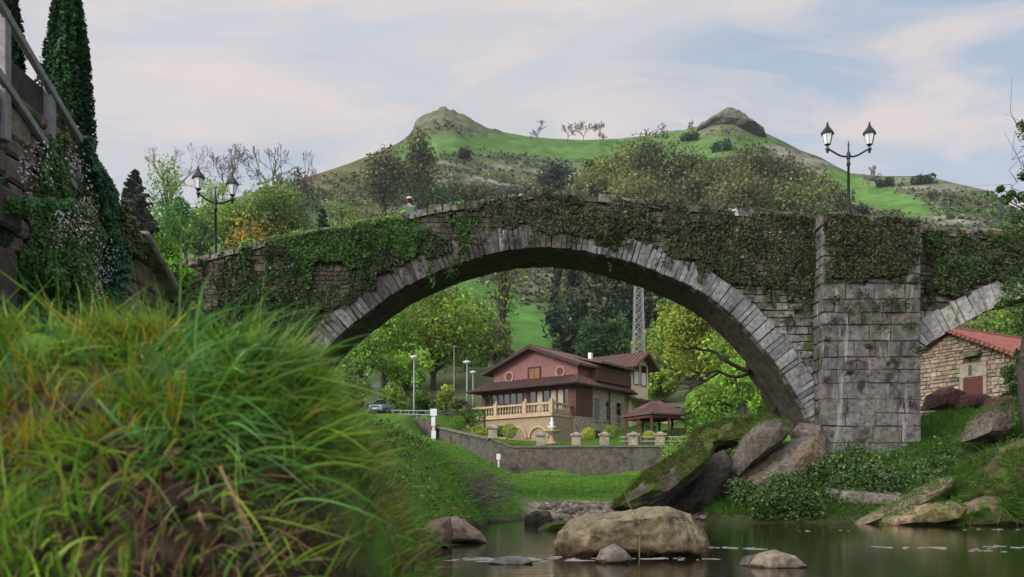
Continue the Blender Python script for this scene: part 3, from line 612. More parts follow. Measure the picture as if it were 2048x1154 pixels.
face_growth('ivy', [(1848, 455), (1950, 458), (2048, 462), (2150, 470), (2150, 560), (2048, 570), (1960, 575), (1880, 590), (1848, 600)], 26000, .044, G_DK + [(.05, .11, .02, 1.2), (.11, .055, .03, .8)], 'dark ivy with lighter tips above the small arch beside the pier', 'ivy', BY, .34, .18, 1.1, 9, [(.10, .13, .03, 2), (.16, .09, .04, 1)])
# small tufts rooted in the joints of the pier and the ring
def joint_tufts(name, pts, label, Y):
    rng = np.random.default_rng(77); C = []
    for px, py, s in pts: C.append(P(px, py, Y) + rng.normal(0, 1, (int(90 * s), 3)) * np.array([.09, .04, .07]) * s)
    C = np.concatenate(C); tag(link(leaf_mesh(name, C, .035, palette(len(C), G_DK + [(.07, .075, .03, 1)], rng), rng), name, M['ivy'], None, C.mean(0)), label, 'weeds')
joint_tufts('weeds', [(1720, 585, 1.2), (1672, 598, 1.3), (1808, 610, 1.4), (1765, 650, 1.3), (1762, 540, 1.2), (1700, 560, 1.4), (1735, 690, .8), (1690, 545, 1.2), (1780, 600, 1.3), (1700, 620, 1.2), (1820, 650, 1.2), (1670, 640, 1.0), (1745, 610, 1.4), (1790, 720, .8), (1700, 740, .7), (1655, 760, .7), (1838, 700, 1), (1800, 560, 1.0), (1655, 680, .7), (1660, 560, 1.4), (1830, 560, 1.0)], 'small green weeds growing from the joints of the square pier', 27.12)
joint_tufts('weeds', [(1030, 480, 1.2), (1065, 478, 1.5), (1100, 470, 1.2), (1150, 478, 1.3), (1255, 490, 1), (1230, 500, .9), (1330, 525, .8), (1400, 560, .8), (930, 500, 1.2), (910, 520, 1.3), (903, 545, 1.0)], 'small weeds hanging over the voussoirs at the crown of the arch', 27.8)
# ================================================================ left retaining wall with stair railing
WXP = -8.0
def wallpt(px, py):            # point of the plane x = WXP seen at a pixel
    Y = -WXP * F / (CX - px); return np.array([WXP, Y, zof(py, Y)])
rng = np.random.default_rng(21)
wall = empty('retaining_wall', (WXP, 15, 0), 'tall old stone retaining wall overgrown with creepers and white flowers at the left edge', 'wall')
def wtop(y): return np.interp(y, [8, 15.0, 16.2, 17.0, 17.8, 19.6, 21.5], [7.05, 7.25, 7.3, 6.9, 6.2, 5.75, 5.5])
wb = MB(); ys = np.linspace(7, 21.5, 60); v = []; f = []
for y in ys: v += [(WXP - .06, y, -.5), (WXP - .06, y, wtop(y) - .05), (WXP - .6, y, wtop(y) - .05), (WXP - .6, y, -.5)]
for i in range(len(ys) - 1):
    for k in range(3): f.append([4 * i + k, 4 * i + 4 + k, 4 * i + 5 + k, 4 * i + 1 + k])
f.append([4 * (len(ys) - 1) + k for k in range(4)]); wb.add(v, f); wb.build('wall_core', M['core'], wall)
wb = MB(); z = .2
while z < 7.2:
    h = rng.uniform(.28, .55); y = 7.2
    while y < 21.3:
        wd = rng.uniform(.35, .95)
        if z + h * .6 < min(wtop(y), wtop(y + wd)):
            block(wb, y, y + wd, z, min(z + h, wtop(y + wd / 2)), 0, rng, stonecol(1, (.15, .12, .10), rng, .22, .06)[0], .018, .05, fr=lambda a, b_, c_: (WXP + .04 - b_, a, c_), depth=.1)
        y += wd
    z += h
wb.build('stone_face', M['wallstone'], wall)
wb = MB()                                     # projecting buttress blocks at the frame edge and sloping coping at the far end
for (pa, pb_, d, c_) in (((-60, 350), (12, 470), .28, (.08, .07, .06)), ((-60, 480), (0, 640), .3, (.075, .06, .055))):
    a, b_ = wallpt(*pa), wallpt(*pb_); wb.box(WXP - .1, min(a[1], b_[1]), min(a[2], b_[2]), WXP + d, max(a[1], b_[1]), max(a[2], b_[2]), c_)
a, b_ = wallpt(262, 465), wallpt(336, 590); wb.bar(a + [.12, 0, 0], b_ + [.12, 0, 0], .5, .16, (.24, .22, .2))
wb.build('buttress', M['wallstone'], wall, bevel=.05)
rail = empty('stair_railing', wallpt(100, 240), 'grey concrete post and rail fence sloping down along the top of the tall left wall', 'railing')
def rp(px, py, x=-7.9):
    Y = -x * F / (CX - px); return np.array([x, Y, zof(py, Y)])
for pa, pb_ in (((-70, -110), (162, 282)), ((-40, 92), (150, 375))):
    mb = MB(); a, b_ = rp(*pa), rp(*pb_); mb.bar(a, b_, .10, .13); mb.build('rail', M['concrete'], rail, bevel=.012)
for pa, hh in (((10, 14), 2.1), ((101, 168), 1.25), ((-60, -95), 2.2)):
    mb = MB(); a = rp(pa[0], pa[1], -7.95); mb.box(a[0] - .09, a[1] - .08, a[2] - hh, a[0] + .06, a[1] + .08, a[2] - .02); mb.build('post', M['concrete'], rail, bevel=.012)
wedge = MB(); a, b_ = rp(58, 195, -8.06), rp(150, 290, -8.06)                  # stair side block behind the railing
wedge.box(-8.6, 13.6, 6.2, -8.03, 14.9, 7.75, (.07, .06, .055)); wedge.box(-8.6, 14.9, 6.2, -8.03, 15.6, 7.4, (.07, .06, .055)); wedge.build('stair_block', M['wallstone'], wall, bevel=.04)
def wall_growth(name, poly, n_, size, cols, label, cat, thr=.45, thick=.3, seed=1, mat='ivy', flat=.55, ns=1.0):
    rng = np.random.default_rng(seed); poly = np.array(poly, float); lo, hi = poly.min(0), poly.max(0)
    px = rng.uniform(lo[0], hi[0], n_ * 5); py = rng.uniform(lo[1], hi[1], n_ * 5); ok = inpoly(px, py, poly); px, py = px[ok], py[ok]
    Y = -WXP * F / (CX - px); C = np.stack([WXP + 0 * px, Y, zof(py, Y)], 1); d = fbm(C, ns, 4, seed); ok = d > thr + rng.uniform(-.05, .05, len(d)); C, d = C[ok][:n_], d[ok][:n_]
    C[:, 0] += .05 + rng.uniform(0, 1, len(C)) * thick * np.clip((d - thr) / .2, .15, 1)
    cc = palette(len(C), cols, rng) * (.75 + 1.0 * fbm(C, 3, 2, seed + 9)[:, None])
    o = link(leaf_mesh(name, C, size, cc, rng, nbias=np.tile([[1, -.3, .5]], (len(C), 1)), bias=flat, aspect=.6), name, M[mat], None, C.mean(0)); return tag(o, label, cat, None, 'stuff' if cat == 'flowers' else None)
wall_growth('ivy', [(150, 275), (178, 285), (190, 345), (222, 400), (238, 470), (230, 560), (212, 600), (192, 600), (200, 500), (175, 400), (158, 330)], 12000, .065, [(.025, .085, .036, 3), (.045, .12, .05, 2), (.014, .05, .02, 1.5)], 'glossy dark ivy cascading down the far corner of the tall left wall', 'ivy', .30, .26, 31)
wall_growth('creeper', [(75, 270), (170, 262), (190, 330), (200, 430), (180, 520), (150, 610), (20, 610), (30, 480), (60, 400)], 26000, .032, [(.035, .085, .02, 3), (.055, .13, .03, 3), (.09, .17, .035, 2), (.10, .13, .04, 1), (.11, .085, .04, .8)], 'leafy creeper sprawling down the middle of the tall left wall', 'creeper', .41, .22, 32, ns=1.3)
wall_growth('creeper', [(-30, 200), (75, 250), (60, 400), (20, 480), (-30, 520)], 2500, .03, G_DK, 'thin creeper around the stone steps below the railing posts', 'creeper', .55, .15, 33)
wall_growth('shrub', [(20, 500), (110, 500), (120, 610), (0, 615)], 9000, .036, [(.045, .12, .02, 3), (.07, .16, .03, 2), (.02, .06, .012, 2)], 'bright green shrub at the foot of the tall left wall', 'shrub', .38, .6, 34, ns=1.6)
wall_growth('shrub', [(-30, 395), (36, 400), (36, 418), (-30, 425)], 700, .05, [(.03, .11, .025, 2), (.05, .14, .03, 2)], 'small green fern sticking out of the wall at the left edge', 'fern', .2, .9, 36)
wall_growth('white_flowers', [(80, 420), (150, 390), (185, 420), (215, 470), (190, 600), (90, 610)], 1700, .024, [(.66, .64, .66, 3), (.5, .5, .5, 2), (.3, .3, .28, 1)], 'small white flowers scattered over the creeper on the tall left wall', 'flowers', .28, .3, 35, 'leaf', ns=4.5)
wall_growth('white_flowers', [(40, 280), (150, 290), (190, 400), (60, 420), (20, 340)], 500, .026, [(.62, .60, .62, 3), (.4, .38, .4, 2)], 'sparse white flowers high up on the tall left wall under the railing', 'flowers', .44, .3, 37, 'leaf', ns=4.5)
wall_growth('shrub', [(205, 410), (235, 425), (262, 470), (255, 520), (220, 500)], 4000, .04, [(.06, .06, .025, 2), (.09, .11, .03, 2), (.03, .05, .015, 1)], 'olive brown bush at the end of the tall left wall', 'shrub', .36, .35, 38)
# ================================================================ rocks
def hull_rock(name, pts, mat, label, seed=0, amp=.12, cuts=4, col=(.2, .17, .14), col2=None, loc=None, smooth=1, nsc=1.2, cat='boulder', wet=None, group=None):
    bm = bmesh.new()
    for p in pts: bm.verts.new([float(t) for t in p])
    r = bmesh.ops.convex_hull(bm, input=bm.verts[:]); bmesh.ops.delete(bm, geom=list({g for g in r['geom_interior'] + r['geom_unused'] if isinstance(g, bmesh.types.BMVert)}), context='VERTS')
    for _ in range(cuts): bmesh.ops.subdivide_edges(bm, edges=bm.edges[:], cuts=1, use_grid_fill=True)
    bmesh.ops.triangulate(bm, faces=bm.faces[:])
    for _ in range(smooth): bmesh.ops.smooth_vert(bm, verts=bm.verts[:], factor=.5, use_axis_x=True, use_axis_y=True, use_axis_z=True)
    bm.normal_update(); V = np.array([v.co for v in bm.verts]); N = np.array([v.normal for v in bm.verts])
    d = (fbm(V, nsc, 4, seed) - .5) * 2 * amp + (np.abs(fbm(V, nsc * 2.3, 3, seed + 3) - .5)) * -amp * 1.6 + (fbm(V, nsc * 6, 3, seed + 5) - .5) * amp * .45
    for v, q in zip(bm.verts, V + N * d[:, None]): v.co = q
    me = bpy.data.meshes.new(name); bm.to_mesh(me); bm.free()
    k = sstep(.38, .62, fbm(V, nsc * .9, 4, seed + 7))[:, None]; c2 = np.array(col2 if col2 else np.array(col) * .6); c = np.array(col) * (1 - k) + c2 * k
    if wet: c = c * (1 - (sstep(wet[1], wet[0], V[:, 2]))[:, None] * (1 - np.array(wet[2])))
    a = me.color_attributes.new('Col', 'FLOAT_COLOR', 'POINT'); cc = np.ones((len(V), 4), np.float32); cc[:, :3] = c; a.data.foreach_set('color', cc.ravel())
    me.polygons.foreach_set('use_smooth', np.ones(len(me.polygons), bool))
    return tag(link(me, name, mat, None, loc if loc is not None else V.mean(0)), label, cat, group)
def sil_rock(name, sil, Y, depth, mat, label, bulge=.6, seed=0, **k):
    """outline in the photograph given a distance and a real thickness: middle ring widest, front and back rings shrunk"""
    rng = np.random.default_rng(seed); s = np.array(sil, float); c = s.mean(0); pts = []
    for q in s: pts.append(P(q[0], q[1], Y))
    for dy, sc_ in ((-depth * .32, .86), (-depth * .5, bulge * .8), (depth * .35, .85), (depth * .5, bulge * .7)):
        for q in s:
            p = P(*(c + (q - c) * sc_), Y); p[1] += dy * rng.uniform(.85, 1.1); pts.append(p)
    return hull_rock(name, pts, mat, label, seed, **k)
sil_rock('boulder', [(1105, 1085), (1112, 1060), (1140, 1038), (1190, 1026), (1260, 1022), (1300, 1012), (1340, 1012), (1380, 1026), (1402, 1050), (1415, 1080), (1415, 1118), (1110, 1118)], 11.0, 1.3, M['rock'], 'largest rounded brown boulder standing in the river in front of the arch', .75, 41, amp=.062, cuts=5, smooth=3, col=(.21, .175, .11), col2=(.12, .095, .06), nsc=2.2, wet=(.02, .22, (.42, .28, .25)))
sil_rock('boulder', [(1190, 1120), (1200, 1098), (1228, 1086), (1252, 1100), (1268, 1120), (1260, 1130), (1200, 1130)], 9.75, .35, M['rock'], 'small rounded stone in the water against the front of the biggest boulder', .7, 42, amp=.02, cuts=4, col=(.20, .165, .15), wet=(.0, .08, (.5, .42, .4)))
sil_rock('boulder', [(975, 1124), (1000, 1113), (1040, 1111), (1070, 1122), (1060, 1130), (985, 1130)], 9.6, .3, M['rock'], 'flat grey stone barely showing above the water left of the biggest boulder', .7, 43, amp=.012, cuts=4, col=(.19, .18, .18))
sil_rock('boulder', [(1500, 1128), (1515, 1106), (1548, 1099), (1590, 1110), (1617, 1132), (1600, 1140), (1510, 1140)], 9.2, .4, M['rock'], 'smooth brown stone in the water at the lower right, the larger of a touching pair', .75, 44, amp=.02, cuts=4, smooth=2, col=(.22, .18, .14), wet=(-.02, .06, (.5, .45, .4)))
sil_rock('boulder', [(1478, 1130), (1486, 1112), (1510, 1106), (1535, 1118), (1535, 1138), (1486, 1138)], 9.35, .25, M['rock'], 'small grey stone touching the left side of the brown stone at the lower right', .75, 45, amp=.012, cuts=4, col=(.16, .14, .13))
sil_rock('boulder', [(835, 1098), (838, 1060), (860, 1042), (900, 1034), (905, 1060), (902, 1098)], 12.4, .7, M['rock'], 'brown stone with dark wet side at the foot of the left grassy bank', .75, 46, amp=.03, cuts=4, col=(.23, .15, .11), col2=(.16, .11, .085), wet=(.02, .2, (.3, .28, .28)))
sil_rock('boulder', [(880, 1086), (885, 1045), (905, 1032), (930, 1038), (965, 1066), (975, 1086)], 13.6, .6, M['rock'], 'pointed brown stone sloping into the water behind the left bank stone', .75, 47, amp=.03, cuts=4, col=(.20, .15, .115), col2=(.12, .10, .07))
sil_rock('boulder', [(1045, 1058), (1050, 1030), (1070, 1018), (1100, 1022), (1110, 1040), (1100, 1058)], 21.5, 1, M['rock'], 'dark low rock at the left end of the gravel bar', .75, 48, amp=.08, cuts=4, col=(.06, .055, .045))
sil_rock('boulder', [(1070, 1062), (1090, 1046), (1130, 1040), (1160, 1048), (1150, 1064)], 18.5, .8, M['mossrock'], 'flat mossy rock in the water behind the biggest boulder', .75, 49, amp=.05, cuts=4, col=(.09, .085, .07))
# leaning slabs and blocks below the right springing of the arch
sil_rock('rock_slab', [(1222, 1018), (1290, 948), (1360, 905), (1398, 880), (1425, 884), (1432, 905), (1400, 945), (1340, 985), (1300, 1020), (1240, 1030)], 24.5, 2.2, M['mossrock'], 'long mossy rock slab leaning up from the gravel bar towards the arch', .6, 51, amp=.12, cuts=4, col=(.12, .105, .08), col2=(.06, .05, .04), smooth=0)
sil_rock('rock_slab', [(1300, 1028), (1350, 985), (1400, 945), (1432, 905), (1450, 900), (1470, 930), (1455, 985), (1420, 1045), (1330, 1040)], 25.6, 1.6, M['rock'], 'dark hollow rock face beneath the mossy leaning slab', .6, 52, amp=.12, cuts=4, col=(.062, .053, .045), smooth=0)
sil_rock('boulder', [(1372, 900), (1390, 860), (1450, 838), (1530, 832), (1560, 850), (1500, 880), (1440, 905), (1400, 910)], 27.0, 2.4, M['mossrock'], 'mossy rounded boulder above the leaning slab under the arch', .6, 53, amp=.16, cuts=4, col=(.085, .10, .03), smooth=1)
sil_rock('boulder', [(1452, 945), (1470, 905), (1488, 868), (1520, 840), (1562, 836), (1582, 856), (1560, 885), (1520, 905), (1480, 945), (1460, 962)], 25.2, 1.8, M['rock'], 'angular reddish brown block of rock tilted against the foot of the arch', .6, 54, amp=.08, cuts=4, col=(.115, .098, .084), col2=(.07, .058, .048), smooth=1)
sil_rock('boulder', [(1418, 1050), (1432, 990), (1450, 945), (1500, 920), (1560, 885), (1625, 870), (1648, 900), (1640, 950), (1540, 1000), (1470, 1040)], 25.7, 2.4, M['rock'], 'pale rock with rusty orange edge carrying the right foot of the arch', .6, 55, amp=.1, cuts=4, col=(.145, .135, .12), col2=(.135, .098, .064), smooth=1)
sil_rock('boulder', [(1585, 860), (1600, 845), (1632, 850), (1650, 880), (1652, 925), (1600, 930)], 27.4, 1.4, M['rock'], 'grey rock wedged between the arch foot and the square pier', .7, 56, amp=.06, cuts=4, col=(.16, .13, .115), smooth=0)
# right bank rocks
sil_rock('boulder', [(1705, 1052), (1740, 1030), (1790, 1005), (1850, 975), (1905, 950), (1905, 968), (1850, 995), (1770, 1040), (1755, 1054)], 21.8, 1.2, M['rock'], 'long thin rock ledge sloping down to the water on the right bank', .7, 57, amp=.06, cuts=4, col=(.19, .15, .11), col2=(.12, .10, .06), smooth=0)
sil_rock('boulder', [(1752, 1056), (1770, 1030), (1830, 1008), (1900, 1000), (1925, 1012), (1915, 1040), (1850, 1056)], 21.2, 1.4, M['rock'], 'broad tan rock with mossy top at the water edge on the right bank', .7, 58, amp=.06, cuts=4, col=(.25, .19, .12), col2=(.13, .12, .05), smooth=1, wet=(0, .12, (.5, .42, .4)))
sil_rock('boulder', [(1895, 1056), (1920, 1015), (1960, 992), (2010, 990), (2030, 1020), (2025, 1056)], 21.0, 1.2, M['mossrock'], 'mossy brown rock at the water edge near the right side of the picture', .7, 59, amp=.08, cuts=4, col=(.19, .13, .10), smooth=1)
sil_rock('boulder', [(1900, 1000), (1930, 940), (1990, 900), (2060, 870), (2130, 870), (2150, 1040), (1990, 1030)], 21.8, 2.2, M['mossrock'], 'big grass grown rock mound on the bank at the right edge', .7, 60, amp=.2, cuts=4, col=(.09, .08, .045), smooth=1)
sil_rock('boulder', [(1925, 885), (1945, 840), (1975, 815), (2020, 812), (2030, 850), (1990, 880)], 25.5, 1.5, M['rock'], 'dark grey rock on the bank in front of the stone house', .7, 61, amp=.12, cuts=4, col=(.12, .10, .08), col2=(.06, .05, .04), smooth=0)
for k, (sil, lb) in enumerate((([(1848, 822), (1858, 790), (1885, 776), (1925, 784), (1945, 822)], 'rounded red brown rock against the pier in front of the stone house'), ([(1900, 822), (1915, 790), (1960, 786), (1985, 800), (1990, 822)], 'lower red brown rock in front of the red door'), ([(1955, 820), (1975, 796), (2005, 792), (2020, 815)], 'small dark brown rock right of the red door'))):
    sil_rock('boulder', sil, 33 - k * .8, 1.6, M['rock'], lb, .7, 62 + k, amp=.1, cuts=4, col=(.12, .055, .045), col2=(.06, .032, .03))
sil_rock('boulder', [(1640, 1012), (1650, 975), (1680, 985), (1760, 1000), (1800, 985), (1830, 1000), (1800, 1012), (1690, 1020)], 23.6, 1.0, M['rock'], 'pale ledge of rock under the overhanging plants of the right bank', .7, 67, amp=.06, cuts=4, col=(.2, .18, .15))
# pebbles of the gravel bar, sticks on the left bank
rng = np.random.default_rng(70); n_ = 1500; X_ = rng.uniform(.0, 5.6, n_); Y_ = rng.uniform(24.0, 31, n_); Z_ = gz(X_, Y_); ok = (Z_ > -.05) & (Z_ < .5) & (X_ > .6 + fbm(np.stack([X_, Y_, Z_], 1), .8, 2, 3) * 1.2); X_, Y_, Z_ = X_[ok], Y_[ok], Z_[ok]
bm = bmesh.new(); bmesh.ops.create_icosphere(bm, subdivisions=1, radius=1); SV = np.array([v.co for v in bm.verts]); SQ = np.array([[v.index for v in f.verts] for f in bm.faces]); bm.free()
s_ = rng.uniform(.04, .15, len(X_)) * rng.uniform(.6, 1.5, len(X_)); sv = SV[None] * (1 + rng.normal(0, .12, (len(X_), len(SV), 1))) * (s_[:, None] * np.stack([rng.uniform(.8, 1.4, len(X_)), rng.uniform(.8, 1.3, len(X_)), rng.uniform(.4, .8, len(X_))], 1))[:, None] + np.stack([X_, Y_, Z_ + s_ * .2], 1)[:, None]
pc_ = palette(len(X_), [(.20, .165, .135, 3), (.15, .115, .09, 2), (.25, .225, .205, 1.5), (.09, .075, .06, 3)], rng)
o = link(mesh_np('pebbles', sv.reshape(-1, 3), (SQ[None] + (np.arange(len(X_)) * len(SV))[:, None, None]).reshape(-1, 3), np.repeat(pc_, len(SV), 0), True), 'pebbles', M['gravel'], None, (2.5, 27, 0)); tag(o, 'pale pebbles of the gravel bar beneath the arch', 'pebbles', None, 'stuff')
rng = np.random.default_rng(71); mb = MB()
for _ in range(150):
    px, py = rng.normal(955, 40), rng.normal(985, 22); a = P(px, py, rng.uniform(20.5, 22.5)); a[2] = max(a[2], .15); d = nrm(np.array([rng.normal(0, 1), rng.normal(0, .5), rng.normal(.1, .35)])) * rng.uniform(.4, 1.3); mb.tube([a - d * .5, a + rng.normal(0, .04, 3), a + d * .5], [.012, .011, .004], 4, (1, 1, 1))
mb.tube([P(895, 1015, 20), P(950, 1003, 20), P(985, 985, 20.3)], [.03, .025, .01], 5); mb.tube([P(935, 1000, 20.5), P(945, 960, 20.5)], [.02, .01], 5)
tag(mb.build('dead_twigs', M['barkpale'], None, loc=(-1, 21, .3)), 'tangle of dead grey twigs lying on the left bank at the water', 'twigs', None, 'stuff')
# foam streaks on the water
rng = np.random.default_rng(72)
def foam(pts, label):
    mb = MB()
    for px, py, wpx, hpx, n_ in pts:
        Y0 = CZ * F / (py - HZ)
        for _ in range(int(n_ * .5)):
            x0 = xof(px + rng.choice([-.33, -.05, .3]) * wpx + rng.normal(0, .15) * wpx, Y0); y0 = Y0 + rng.normal(0, .16); r = rng.uniform(.0012, .0055) * (1 + 1.8 * (rng.random() < .12)); k = 9; st_ = rng.uniform(6, 18)
            ring_ = [(x0 + r * st_ * rng.uniform(.6, 1.3) * math.cos(2 * PI * q / k), y0 + r * rng.uniform(.8, 1.5) * math.sin(2 * PI * q / k), .004) for q in range(k)]
            b0 = [(p[0], p[1], -.03) for p in ring_]; t0 = [(x0 + (p[0] - x0) * .5, y0 + (p[1] - y0) * .5, .004 + r * rng.uniform(.05, .2)) for p in ring_]
            mb.add(b0 + ring_ + t0, [(q, (q + 1) % k, k + (q + 1) % k, k + q) for q in range(k)] + [(k + q, k + (q + 1) % k, 2 * k + (q + 1) % k, 2 * k + q) for q in range(k)] + [tuple(2 * k + q for q in range(k))])
    c = np.mean(np.array(mb.v), 0); tag(mb.build('foam', M['foam'], None, loc=c), label, 'foam', None, 'stuff')
foam([(1090, 1118, 340, 3, 110), (1010, 1121, 120, 3, 24), (1360, 1118, 130, 3, 26), (950, 1117, 60, 2, 12)], 'white foam line on the water along the biggest boulder')
foam([(1480, 1096, 110, 8, 34), (1425, 1094, 25, 3, 6)], 'patch of foam behind the pair of stones at the lower right')
foam([(1860, 1096, 190, 4, 34), (2030, 1094, 70, 8, 30), (1965, 1101, 60, 3, 10)], 'broken foam streak on the water at the right side')
foam([(1620, 1062, 40, 3, 7), (1980, 1059, 120, 2, 16), (1700, 1062, 60, 3, 4)], 'thin foam line in front of the right bank')
foam([(940, 1083, 60, 2, 10), (905, 1090, 10, 2, 3)], 'foam at the foot of the left bank stones')
# rocky crag crowning the right peak
sil_rock('rock_crag', [(1380, 274), (1394, 262), (1412, 250), (1427, 236), (1444, 230), (1460, 232), (1476, 240), (1496, 254), (1530, 280), (1450, 292)], 496, 34, M['crag'], 'grey brown rocky crag crowning the right hand peak', .7, 91, amp=2.6, nsc=.12, cuts=4, col=(.15, .148, .14), col2=(.085, .09, .07), smooth=0, cat='crag')
# ================================================================ lamps on the bridge
def make_lamp(base, H, half, yaw, label):
    t = empty('street_lamp', base, label, 'street lamp', 'double lamps on the bridge'); b = np.array(base, float)
    mb = MB(); mb.lathe(b, [(.16, 0), (.16, .12), (.11, .16), (.10, .55), (.13, .58), (.13, .63), (.07, .70), (.055, .9), (.042, H * .70), (.065, H * .705), (.065, H * .725), (.04, H * .735), (.06, H * .755), (.085, H * .775), (.06, H * .80), (.032, H * .815), (.025, H * .85), (.035, H * .86), (.006, H * .90)], 12); mb.build('pole', M['iron'], t, True)
    for s in (-1, 1):
        d = np.array([math.cos(yaw), math.sin(yaw), 0]) * s; q = []
        for u in np.linspace(0, 1, 13): q.append(b + d * (.05 + (half - .05) * u) + np.array([0, 0, H * .775 + half * .34 * (u * u * (3 - 2 * u)) - .05 * math.sin(u * PI)]))
        mb = MB(); mb.tube(q, [.032] * 13, 7); mb.build('arm', M['iron'], t, True)
        e = q[-1]; mb = MB(); mb.lathe(e, [(.02, -.14), (.05, -.09), (.035, -.05), (.075, -.02), (.075, .02), (.035, .05), (.03, .1), (.07, .13), (.10, .16)], 10)
        for k in range(6):
            a0 = 2 * PI * k / 6; mb.tube([e + [.10 * math.cos(a0), .10 * math.sin(a0), .16], e + [.185 * math.cos(a0), .185 * math.sin(a0), .52]], .009, 4)
        lan = mb.build('lantern', M['iron'], t)
        mb = MB(); mb.lathe(e, [(.10, .17), (.18, .515)], 6); mb.build('lamp_glass', M['lampglass'], lan)
        mb = MB(); mb.lathe(e, [(.235, .515), (.24, .545), (.17, .64), (.10, .73), (.05, .80), (.055, .83), (.03, .86), (.035, .90), (.008, .96)], 6); mb.build('lantern_roof', M['iron'], lan)
    return t
LY = 29.5
tz_ = zof(243, LY); bz_ = float(topz(xof(1697, 28.9))) - PH; Hh = (tz_ - bz_ - .96) / (.775) * .93
def lampfit(px, ptop, Y, halfpx, yaw, label):
    x = xof(px, Y); b0 = float(topz(x)) - PH; half = halfpx * Y / F / math.cos(yaw); H_ = (zof(ptop, Y) - b0 - .96 - half * .34) / .775
    return make_lamp((x, Y, b0), H_, half, yaw, label)
lampfit(1697, 243, LY, 42, .0, 'black double lamp with two lanterns standing above the square pier')
lampfit(431, 338, LY, 28, .55, 'black double lamp with two lanterns at the low left end of the bridge')
# ================================================================ person behind the parapet
def skin_body(name, joints, edges, mat, parent, sub=2):
    me = bpy.data.meshes.new(name); me.from_pydata([j[:3] for j in joints], edges, []); me.update()
    o = link(me, name, mat, parent)
    o.modifiers.new('skin', 'SKIN')
    for i, j in enumerate(joints): me.skin_vertices[0].data[i].radius = (j[3], j[3] * (j[4] if len(j) > 4 else 1))
    me.skin_vertices[0].data[0].use_root = True
    s = o.modifiers.new('sub', 'SUBSURF'); s.levels = s.render_levels = sub
    for p in me.polygons: p.use_smooth = True
    return o
px_, Yp = 819, 29.2; x0 = xof(px_, Yp); fz = float(topz(x0)) - PH; hz = zof(395, Yp); k = (hz - fz) / 1.76
per = empty('person', (x0, Yp, fz), 'person in a pale cap and green jacket crossing the bridge behind the parapet', 'person')
def J(x, y, z, r, a=1): return (x0 + x * k, Yp + y * k, fz + z * k, r * k, a)
J_ = [J(0, 0, .95, .15, .75), J(0, 0, 1.15, .145, .75), J(0, 0, 1.38, .15, .7), J(0, 0, 1.48, .065), J(0, -.01, 1.56, .06), J(0, -.02, 1.64, .095, 1.1), J(0, -.02, 1.71, .085, 1.1),
      J(-.2, 0, 1.42, .065), J(-.26, .02, 1.15, .048), J(-.27, -.08, .92, .038), J(-.27, -.14, .84, .035), J(.2, 0, 1.42, .065), J(.27, .02, 1.15, .048), J(.28, -.08, .92, .038), J(.28, -.14, .84, .035),
      J(-.1, 0, .86, .1), J(-.11, -.12, .48, .07), J(-.11, -.04, .08, .05), J(-.11, -.2, .04, .042), J(.1, 0, .86, .1), J(.11, .08, .48, .07), J(.11, .2, .1, .05), J(.11, .08, .04, .042)]
E_ = [(0, 1), (1, 2), (2, 3), (3, 4), (4, 5), (5, 6), (2, 7), (7, 8), (8, 9), (9, 10), (2, 11), (11, 12), (12, 13), (13, 14), (0, 15), (15, 16), (16, 17), (17, 18), (0, 19), (19, 20), (20, 21), (21, 22)]
skin_body('body', J_, E_, M['skin'], per)
skin_body('jacket', [J(0, 0, .9, .17, .78), J(0, 0, 1.15, .165, .78), J(0, 0, 1.38, .165, .75), J(0, 0, 1.47, .08), J(-.21, 0, 1.42, .082), J(-.265, .02, 1.15, .064), J(-.275, -.08, .93, .052), J(.21, 0, 1.42, .082), J(.275, .02, 1.15, .064), J(.285, -.08, .93, .052)], [(0, 1), (1, 2), (2, 3), (2, 4), (4, 5), (5, 6), (2, 7), (7, 8), (8, 9)], M['fabricgreen'], per)
skin_body('trousers', [J(0, 0, .93, .165, .75), J(-.1, 0, .84, .115), J(-.11, -.12, .48, .085), J(-.11, -.04, .12, .07), J(.1, 0, .84, .115), J(.11, .08, .48, .085), J(.11, .2, .13, .07)], [(0, 1), (1, 2), (2, 3), (0, 4), (4, 5), (5, 6)], M['fabricdark'], per)
h0 = np.array(J(0, -.02, 1.60, 0)[:3]); mb = MB(); mb.lathe(h0 + [0, .01 * k, .06 * k], [(.112 * k, 0), (.116 * k, .04 * k), (.10 * k, .09 * k), (.055 * k, .125 * k), (.01 * k, .13 * k)], 14); mb.hexa([h0 + np.array(q) * k for q in [(-.09, -.22, .055), (.09, -.22, .055), (.105, -.07, .06), (-.105, -.07, .06), (-.085, -.215, .068), (.085, -.215, .068), (.105, -.07, .078), (-.105, -.07, .078)]]); mb.build('cap', M['palecap'], per, True)
mb = MB(); mb.lathe(h0 + [0, .022 * k, -.06 * k], [(.085 * k, 0), (.108 * k, .06 * k), (.112 * k, .13 * k), (.1 * k, .15 * k)], 14); mb.build('hair', pmat('reddish_hair', (.12, .05, .03), .8, 20, .3, .3), per, True)
mb = MB(); c_ = h0 + np.array([0, -.105, 0]) * k
for s in (-1, 1): mb.lathe(c_ + np.array([.035 * s, -.008, .012]) * k, [(.004 * k, -.008 * k), (.013 * k, 0), (.004 * k, .008 * k)], 8)
mb.lathe(c_ + np.array([0, -.022, -.03]) * k, [(.016 * k, -.012 * k), (.012 * k, .01 * k), (.006 * k, .035 * k)], 8); mb.bar(c_ + np.array([-.028, -.012, -.065]) * k, c_ + np.array([.028, -.012, -.065]) * k, .012 * k); mb.build('facial_features', M['fabricdark'], per, True)
